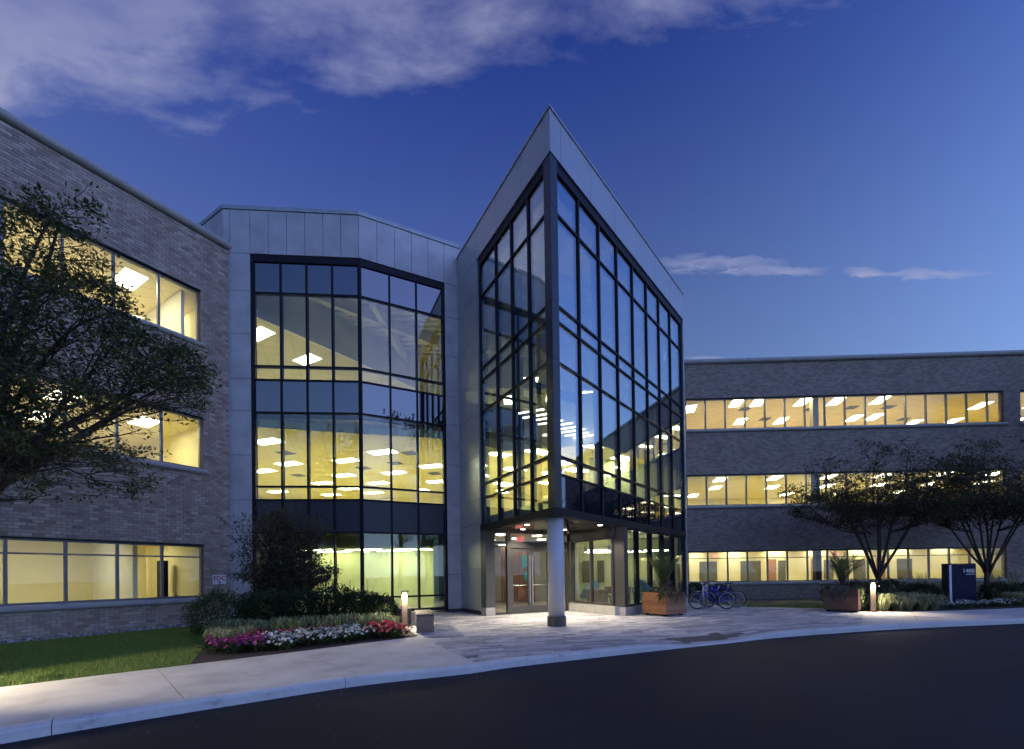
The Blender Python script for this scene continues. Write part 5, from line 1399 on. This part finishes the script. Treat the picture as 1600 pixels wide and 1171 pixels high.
planter(P2[0], P2[1], P2a, .96, 'dark brown hardwood planter box left of the right bollard', IPE)
def palm(x, y, z, h, n, seed, label, spread=1.0):
    rg = random.Random(seed); root = thing('palm', (x, y, z), label, 'palm'); mb = MB()
    mb.tube([(x, y, z - .05), (x, y, z + .12), (x, y, z + .3)], [.11, .1, .05], 9)
    part('trunk', mb, BARK, root)
    for k in range(n):
        a = 2 * pi * k / n * 2.4 + rg.uniform(-.3, .3); lean = rg.uniform(.1, .75) * spread; L = h * rg.uniform(.8, 1.12); fb = MB()
        pts = []
        for j in range(9):
            t_ = j / 8; out = lean * L * (t_ * .55 + .45 * t_ * t_); up = L * (t_ - .42 * lean * t_ ** 2.4)
            pts.append(Vector((x + cos(a) * out, y + sin(a) * out, z + .15 + up)))
        fb.tube(pts, [.014 * (1 - .8 * j / 8) for j in range(9)], 4)
        side = Vector((-sin(a), cos(a), 0))
        for j in range(2, 9):
            for m_i in range(3):
                q = pts[j - 1].lerp(pts[j], m_i / 3); d = (pts[j] - pts[j - 1]).normalized(); ll = h * .26 * (1 - abs(j - 5) / 7) * rg.uniform(.8, 1.1)
                for e in (-1, 1):
                    dd = (d * .75 + side * e * .62 + Vector((0, 0, rg.uniform(-.12, .18)))).normalized(); w_ = d.cross(dd).normalized().cross(dd) * .011
                    mid = q + dd * ll * .5; tip = q + dd * ll + Vector((0, 0, -.06 * ll))
                    fb.add([q - w_ * .5, q + w_ * .5, mid + w_, tip, mid - w_], [(0, 1, 2, 3, 4)])
        part('frond', fb, PALM, root)
    return root
palm(P1[0] - .02, P1[1] + .02, .69, 1.5, 13, 5, 'green feather palm standing in the reddish cedar planter', .8)
palm(P2[0] + .05, P2[1] + .1, .69, 1.25, 13, 8, 'feather palm standing in the dark right planter', .85)
def trailer(name, x, y, rz, w, sides, seed, mat, label, n=420, drop=.4):
    rg = np.random.default_rng(seed); root = thing(name, (x, y, .7), label, 'plant'); c, s = cos(rz), sin(rz); h = w / 2; pos = []; dr = []
    for (ax, ay, lo, hi, dp) in sides:
        for k in range(n):
            t_ = rg.uniform(lo, hi); q = rg.uniform(-.9, 1) ; fall = max(0, q) ** 1.3 * dp * (.6 + .4 * sin(t_ * 9 + seed)); o_ = h + (.03 + .05 * rg.random()) if q > 0 else h - .22 * rg.random()
            lx, ly = (ax * o_ + (0 if ax else t_ * h), ay * o_ + (0 if ay else t_ * h)); z = .76 - fall if q > 0 else .76 + .12 * rg.random()
            pos.append((x + lx * c - ly * s, y + lx * s + ly * c, z + rg.normal(0, .02))); dr.append((ax * c - ay * s, ax * s + ay * c, .1))
    leaves('foliage', pos, dr, .055, mat, root, .65, seed, .8)
    st = MB()
    for k in range(6):
        ax, ay, lo, hi, dp = sides[k % len(sides)]; t_ = lo + (hi - lo) * (k + .5) / 6; o_ = h + .02
        P = [(ax * q + (0 if ax else t_ * h), ay * q + (0 if ay else t_ * h), zz) for q, zz in ((h - .2, .69), (h - .02, .79), (o_ + .02, .72), (o_ + .03, .74 - dp * .7))]
        st.tube([(x + a * c - b * s, y + a * s + b * c, zz) for a, b, zz in P], .005, 4)
    part('stems', st, PALM, root)
trailer('trailing_plant', P1[0], P1[1], P1a, .98, [(1, 0, -.9, .9, .4), (0, -1, .55, 1, .34), (-1, 0, -.9, .6, .5)], 3, TRAIL, 'green trailing plant spilling over the cedar planter')
trailer('trailing_plant', P2[0], P2[1], P2a, .96, [(0, -1, -.55, .5, .48)], 5, SILVER, 'silvery trailing plant hanging over the front of the dark planter', 600)
trailer('trailing_plant', P2[0], P2[1], P2a, .96, [(1, 0, -.9, .9, .62), (-1, 0, -.9, .9, .6)], 6, TRAIL, 'green trailing plant hanging over both sides of the dark planter', 520)
def leafy(x, y, z, w, h, n, seed, mat, label):
    rg = np.random.default_rng(seed); root = thing('bedding_plant', (x, y, z), label, 'plant'); p = rg.normal(0, 1, (n, 3)) * [w, w, h] * .4 + [x, y, z + h * .5]; p[:, 2] = np.maximum(p[:, 2], z)
    leaves('foliage', p, p - [x, y, z - .1], .075, mat, root, .6, seed); 
    st = MB()
    for k in range(6): st.tube([(x, y, z - .02), (x + cos(k) * w * .4, y + sin(k) * w * .4, z + h * .8)], .006, 4)
    part('stems', st, BARK, root)
DKLEAF = leafmat('dark_red_leaf', [(0, (.03, .012, .014)), (.6, (.06, .022, .024)), (1, (.1, .045, .04))])
leafy(P1[0], P1[1], .69, .8, .34, 420, 5, DKLEAF, 'dark red leafed plant round the foot of the palm in the cedar planter')
leafy(P2[0], P2[1], .69, .7, .26, 360, 6, DKLEAF, 'dark leafed plant round the foot of the palm in the dark planter')

# ------------------------------------------------------------------ bicycles and racks
BLUE = plain('bicycle_blue', (.02, .03, .42), .3, .1, vary=.05); TYRE = plain('tyre_rubber', (.012, .012, .013), .8); BLACK = plain('black_plastic', (.015, .015, .016), .5)
def torus(mb, c, R, r, nrm_y=True, seg=36, sd=8, mi=0):
    vs = []; fs = []
    for i in range(seg):
        a = 2 * pi * i / seg
        for j in range(sd):
            b = 2 * pi * j / sd; q = R + r * cos(b); vs.append((c[0] + q * cos(a), c[1] + r * sin(b), c[2] + q * sin(a)))
    for i in range(seg):
        for j in range(sd): fs.append((i * sd + j, i * sd + (j + 1) % sd, ((i + 1) % seg) * sd + (j + 1) % sd, ((i + 1) % seg) * sd + j))
    return mb.add(vs, fs, mi)
def bicycle(label):
    """built at the origin: front wheel towards -x, wheels in the xz plane"""
    root = thing('bicycle', (0, 0, 0), label, 'bicycle', 'blue bicycles in the rack'); R = .335; fw, rw = Vector((-.53, 0, R)), Vector((.52, 0, R))
    for w in (fw, rw):
        tb = MB(); torus(tb, w, R - .02, .021); ty = part('wheel', tb, TYRE, root, smooth=True)
        rm = MB(); torus(rm, w, R - .05, .011, seg=36, sd=6); part('rim', rm, STEEL, ty, smooth=True)
        sp = MB()
        for k in range(16):
            a = 2 * pi * k / 16; sp.tube([w + Vector((cos(a) * .02, .018 * (1 if k % 2 else -1), sin(a) * .02)), w + Vector((cos(a + .2) * (R - .055), 0, sin(a + .2) * (R - .055)))], .0022, 3)
        sp.tube([w + Vector((0, -.05, 0)), w + Vector((0, .05, 0))], .022, 8); part('spokes', sp, STEEL, ty)
    bb, st, ht, hb = Vector((.07, 0, .29)), Vector((.22, 0, .80)), Vector((-.33, 0, .86)), Vector((-.36, 0, .74))
    f = MB()
    for a, b, r in ((bb, st, .019), (bb, hb, .023), (st + Vector((-.01, 0, -.07)), ht + Vector((0, 0, -.03)), .018), (hb, ht, .022)): f.tube([a, b], r, 8)
    for e in (-1, 1):
        f.tube([bb + Vector((0, e * .03, 0)), rw + Vector((0, e * .055, 0))], .011, 6); f.tube([st + Vector((-.01, e * .02, -.08)), rw + Vector((0, e * .055, 0))], .009, 6)
        f.tube([hb + Vector((0, e * .035, -.01)), hb.lerp(fw, .6) + Vector((-.01, e * .05, 0)), fw + Vector((0, e * .05, 0))], .013, 6)
    part('frame', f, BLUE, root, smooth=True)
    h = MB(); h.tube([ht, ht + Vector((-.03, 0, .12))], .015, 8); h.tube([ht + Vector((.06, -.3, .17)), ht + Vector((-.04, -.16, .13)), ht + Vector((-.05, 0, .12)), ht + Vector((-.04, .16, .13)), ht + Vector((.06, .3, .17))], .013, 8)
    hd = part('handlebar', h, STEEL, root, smooth=True)
    for e in (-1, 1): part('grip', MB().tube([ht + Vector((.02, e * .23, .158)), ht + Vector((.085, e * .335, .178))], .02, 8), BLACK, hd)
    s = MB(); s.tube([st, st + Vector((.03, 0, .11))], .014, 8)
    sd_ = MB(); c0 = st + Vector((.04, 0, .13))
    sd_.add([c0 + Vector(v) for v in ((-.15, -.02, 0), (-.15, .02, 0), (.02, -.045, .0), (.02, .045, .0), (.13, -.09, .015), (.13, .09, .015), (-.15, 0, .03), (.02, 0, .045), (.13, 0, .06))], [(0, 2, 7, 6), (3, 1, 6, 7), (2, 4, 8, 7), (5, 3, 7, 8), (0, 1, 3, 2), (2, 3, 5, 4), (0, 6, 1), (4, 5, 8)])
    sa = part('saddle', sd_, BLACK, root, smooth=True); part('seat_post', s, STEEL, sa)
    k = MB(); torus(k, bb + Vector((0, -.05, 0)), .085, .006, seg=24, sd=5)
    k.tube([bb + Vector((0, -.06, 0)), bb + Vector((.11, -.07, -.12))], .011, 6); k.tube([bb + Vector((0, .06, 0)), bb + Vector((-.11, .07, .12))], .011, 6); k.box(bb.x + .07, bb.x + .16, -.17, -.07, bb.z - .135, bb.z - .11); k.box(bb.x - .16, bb.x - .07, .07, .17, bb.z + .11, bb.z + .135)
    part('crank', k, BLACK, root)
    for w, e in ((fw, 1), (rw, 1)):
        g = MB(); n = 12; vs = []
        for i in range(n + 1):
            a = radians(20 + 130 * i / n)
            for y in (-.03, .03): vs.append((w.x + cos(a) * (R + .025), y, w.z + sin(a) * (R + .025)))
        g.add(vs, [(2 * i, 2 * i + 1, 2 * i + 3, 2 * i + 2) for i in range(n)]); part('mudguard', g, BLUE, root)
    return root
b1 = bicycle('blue bicycle nearest the camera, leaning at the rack')
index_kids()
b2 = dup(b1, (8.25, 17.65, .0), radians(-14), label='blue bicycle standing behind the nearer one in the rack')
b1.location = (7.55, 16.95, .0); b1.rotation_euler = (radians(3), 0, radians(-8))
RACK = plain('galvanised_steel', (.42, .44, .46), .4, .8)
def hoop(x, y, rz, label):
    root = thing('bike_rack', (x, y, 0), label, 'bike rack', 'hoop racks for bicycles'); c, s = cos(rz), sin(rz); pts = [(-.22, 0)] + [(-.22, .72)] + [(-.22 + .22 * (1 - cos(a)), .72 + .16 * sin(a)) for a in [pi * k / 8 for k in range(1, 8)]] + [(.22, .72), (.22, 0)]
    part('hoop', MB().tube([(x + u * c, y + u * s, z) for u, z in pts], .03, 10), RACK, root, smooth=True)
    for u in (-.22, .22): part('foot_plate', MB().lathe([(.075, 0), (.075, .012), (.035, .016)], (x + u * c, y + u * s, 0), 14), RACK, root)
for k, (x, y, lb) in enumerate(((7.2, 16.9, 'steel hoop rack at the left, through the nearest bicycle frame'), (7.55, 17.5, 'steel hoop rack in the middle between the two bicycles'), (7.9, 18.15, 'steel hoop rack at the back behind the bicycles'))): hoop(x, y, radians(65), lb)

# ------------------------------------------------------------------ signs
NAVY = plain('sign_navy', (.006, .006, .035), .6, 0, vary=.05, spec=.2); SILVERM = plain('sign_silver', (.45, .46, .5), .35, .6); WHITEP = plain('sign_white', (.75, .75, .78), .5); REDP = plain('sign_red', (.38, .02, .025), .5)
sg_ = thing('monument_sign', (18.4, 18.3, 0), 'dark navy upright address sign reading 1400 with a silver side strip', 'sign')
fS = Fr((17.86, 18.38), (18.93, 18.28))
part('panel', MB().fbox(fS, .19, fS.L, -.28, 0, .0, 1.585), NAVY, sg_); part('side_strip', MB().fbox(fS, .075, .188, -.25, -.02, .0, 1.56), SILVERM, sg_); part('end_panel', MB().fbox(fS, 0, .073, -.28, 0, 0, 1.587), NAVY, sg_)
part('cap', MB().fbox(fS, -.005, fS.L + .005, -.285, .005, 1.59, 1.615), NAVY, sg_)
ex, ez, nn = fS.d, Vector((0, 0, 1)), fS.n
part('lettering', text_mb('1400', .225, fS.P(.795, .002, 1.235), ex, ez, nn, .012), WHITEP, sg_)
ul = MB(); rgx = random.Random(4); u = .69
while u < 1.0:
    w_ = rgx.uniform(.012, .024); ul.fbox(fS, u, u + w_, .001, .006, 1.155, 1.155 + rgx.choice((.026, .026, .034))); u += w_ + .008
part('small_lettering', ul, WHITEP, sg_)
fd = thing('wall_sign', tuple(fLW.P(11.44, .0, 1.24)), 'small white FDC sign with a down arrow on the left brick wall', 'sign')
s0, s1, z0, z1 = 6.5 + 4.735, 6.5 + 5.155, 1.235, 1.545
part('plate', MB().fbox(fLW, s0, s1, .004, .014, z0, z1), WHITEP, fd)
part('lettering', text_mb('FDC', .2, fLW.P((s0 + s1) / 2, .015, z0 + .125), fLW.d, ez, fLW.n, .004), REDP, fd)
ar = MB(); cs = (s0 + s1) / 2
ar.fbox(fLW, cs - .012, cs + .012, .0145, .019, z0 + .06, z0 + .1)
ar.add([fLW.P(cs - .05, .0165, z0 + .07), fLW.P(cs + .05, .0165, z0 + .07), fLW.P(cs, .0165, z0 + .018), fLW.P(cs - .05, .0205, z0 + .07), fLW.P(cs + .05, .0205, z0 + .07), fLW.P(cs, .0205, z0 + .018)], [(0, 1, 2), (5, 4, 3), (0, 3, 4, 1), (1, 4, 5, 2), (2, 5, 3, 0)])
part('arrow', ar, BLACK, fd)

# ------------------------------------------------------------------ things seen through the lobby glass
TEALF = plain('teal_upholstery', (.10, .25, .28), .9); PALEB = plain('pale_blue_upholstery', (.45, .62, .66), .9); TABLE = plain('table_top_wood', (.3, .2, .12), .5); DESK = plain('desk_laminate', (.16, .14, .11), .5, vary=.2, scale=6)
def armchair(x, y, rz, sc, mat, label):
    root = thing('armchair', (x, y, .03), label, 'chair', None); c, s = cos(rz), sin(rz)
    def tr(mb): mb.v = [(x + (p[0] * c - p[1] * s) * sc, y + (p[0] * s + p[1] * c) * sc, .03 + p[2] * sc) for p in mb.v]; return mb
    part('seat', tr(MB().box(-.3, .3, -.32, .26, .34, .48)), mat, root)
    bk_ = MB(); n = 10; vs = []
    for i in range(n + 1):
        a = pi * i / n; ox, oy = cos(a) * .36, sin(a) * .34 - .02; hh = .62 + .42 * sin(a) ** 1.5
        for (q, zz) in ((1, .32), (1.06, hh), (.9, hh), (.86, .36)): vs.append((ox * q, oy * q, zz))
    bk_.add(vs, [(4 * i + j, 4 * i + (j + 1) % 4, 4 * (i + 1) + (j + 1) % 4, 4 * (i + 1) + j) for i in range(n) for j in range(4)] + [(0, 1, 2, 3), (4 * n + 3, 4 * n + 2, 4 * n + 1, 4 * n)])
    part('backrest', tr(bk_), mat, root, smooth=False)
    for a in (-.25, .25):
        for b in (-.27, .22): part('leg', tr(MB().tube([(a * .85, b * .85, .36), (a, b, 0)], [.02, .012], 8)), DARK, root)
armchair(5.0, 16.9, radians(130), 1.1, TEALF, 'high backed teal armchair behind the tower glass left of the cedar planter')
armchair(3.25, 18.7, radians(200), 1.05, PALEB, 'pale blue armchair seen through the lobby glass')
ds = thing('reception_desk', (3.55, 17.9, .03), 'dark low desk inside the lobby below the pale blue chair', 'desk')
part('body', MB().box(3.0, 3.75, 17.6, 18.1, .03, .74), DESK, ds); part('top', MB().box(2.97, 3.78, 17.57, 18.13, .742, .78), TABLE, ds)
def cafe_table(x, y, label):
    root = thing('table', (x, y, .03), label, 'table', 'lobby tables')
    part('top', MB().lathe([(.42, 0), (.42, .03)], (x, y, .73), 24), TABLE, root)
    for k in range(4): a = pi / 4 + k * pi / 2; part('leg', MB().tube([(x + cos(a) * .2, y + sin(a) * .2, .73), (x + cos(a) * .36, y + sin(a) * .36, .03)], .016, 6), DARK, root)
cafe_table(4.35, 18.5, 'round table in the lobby, left one behind the glass'); cafe_table(5.1, 19.4, 'round table in the lobby, further back')
def side_chair(x, y, rz, label):
    root = thing('side_chair', (x, y, .03), label, 'chair', 'lobby chairs at the tables'); c, s = cos(rz), sin(rz)
    def tr(mb): mb.v = [(x + p[0] * c - p[1] * s, y + p[0] * s + p[1] * c, .03 + p[2]) for p in mb.v]; return mb
    part('seat', tr(MB().box(-.22, .22, -.22, .22, .43, .47)), TABLE, root); part('backrest', tr(MB().box(-.21, .21, .2, .225, .56, .84)), TABLE, root)
    for a in (-1, 1): part('back_post', tr(MB().tube([(a * .18, .2, .46), (a * .18, .213, .8)], .012, 6)), DARK, root)
    for a in (-1, 1):
        for b in (-1, 1): part('leg', tr(MB().tube([(a * .17, b * .17, .44), (a * .23, b * .23, 0)], .013, 6)), DARK, root)
side_chair(4.0, 18.0, radians(20), 'wooden chair in front of the left lobby table'); side_chair(4.75, 18.9, radians(250), 'wooden chair between the two lobby tables'); side_chair(5.5, 19.0, radians(120), 'wooden chair right of the further lobby table')
def pendant(x, y, z, label):
    root = thing('pendant_lamp', (x, y, z), label, 'lamp', 'pendant lamps in the lobby')
    part('cord', MB().tube([(x, y, z + .2), (x, y, 3.12)], .006, 5), DARK, root)
    part('shade', MB().lathe([(.055, .0), (.055, .2), (.02, .21)], (x, y, z), 14), WALL_WHITE, root)
    part('bulb', MB().lathe([(.045, -.006), (.045, .004)], (x, y, z), 12), LAMP_DOWN, root)
for k, (x, y, z) in enumerate(((2.9, 17.6, 2.25), (3.3, 18.2, 2.35), (3.8, 17.5, 2.3), (4.3, 18.6, 2.2), (4.9, 17.9, 2.45), (4.5, 16.9, 2.2), (5.6, 19.2, 2.3))): pendant(x, y, z, 'small white cylinder lamp hanging from the lobby ceiling')
IW = MB()
for x in (3.55, 4.3): IW.box(x, x + .34, 22.55, 22.58, .95, 2.05)
part('interior_window', IW, BLIND, tower)

# ------------------------------------------------------------------ trees across the road behind the camera; they show in the glass
def backtree(x, y, h, w, seed):
    rg = np.random.default_rng(seed); root = thing('tree', (x, y, -.1), 'tall dark tree across the road, seen only mirrored in the glass', 'tree', 'trees mirrored in the glass')
    mb = MB().tube([(x, y, -.2), (x + .2, y, h * .4), (x, y, h * .8)], [.3, .2, .06], 8)
    n = 2600; cl_ = rg.normal(0, 1, (34, 3)) * [w * .33, w * .33, h * .19] + [x, y, h * .62]; k = rg.integers(0, 34, n)
    p = cl_[k] + rg.normal(0, 1, (n, 3)) * [.55, .55, .45]
    for c_ in cl_: mb.tube([(x, y, max(1.5, c_[2] - 2.5)), tuple(c_)], [.07, .02], 4)
    part('trunk', mb, BARK, root)
    leaves('crown', p, p - [x, y, h * .5], .38, LEAF_TREE, root, .55, seed)
for k, (x, y, h, w) in enumerate(((-13, -15, 17, 6.5), (-5, -19, 21, 7), (4, -17, 19, 7), (13, -16, 18, 7), (22, -15, 20, 7.5), (31, -12, 17, 7), (29.5, 18.4, 14.5, 3.2), (37, 15.5, 16, 4.5))): backtree(x, y, h, w, 100 + k)
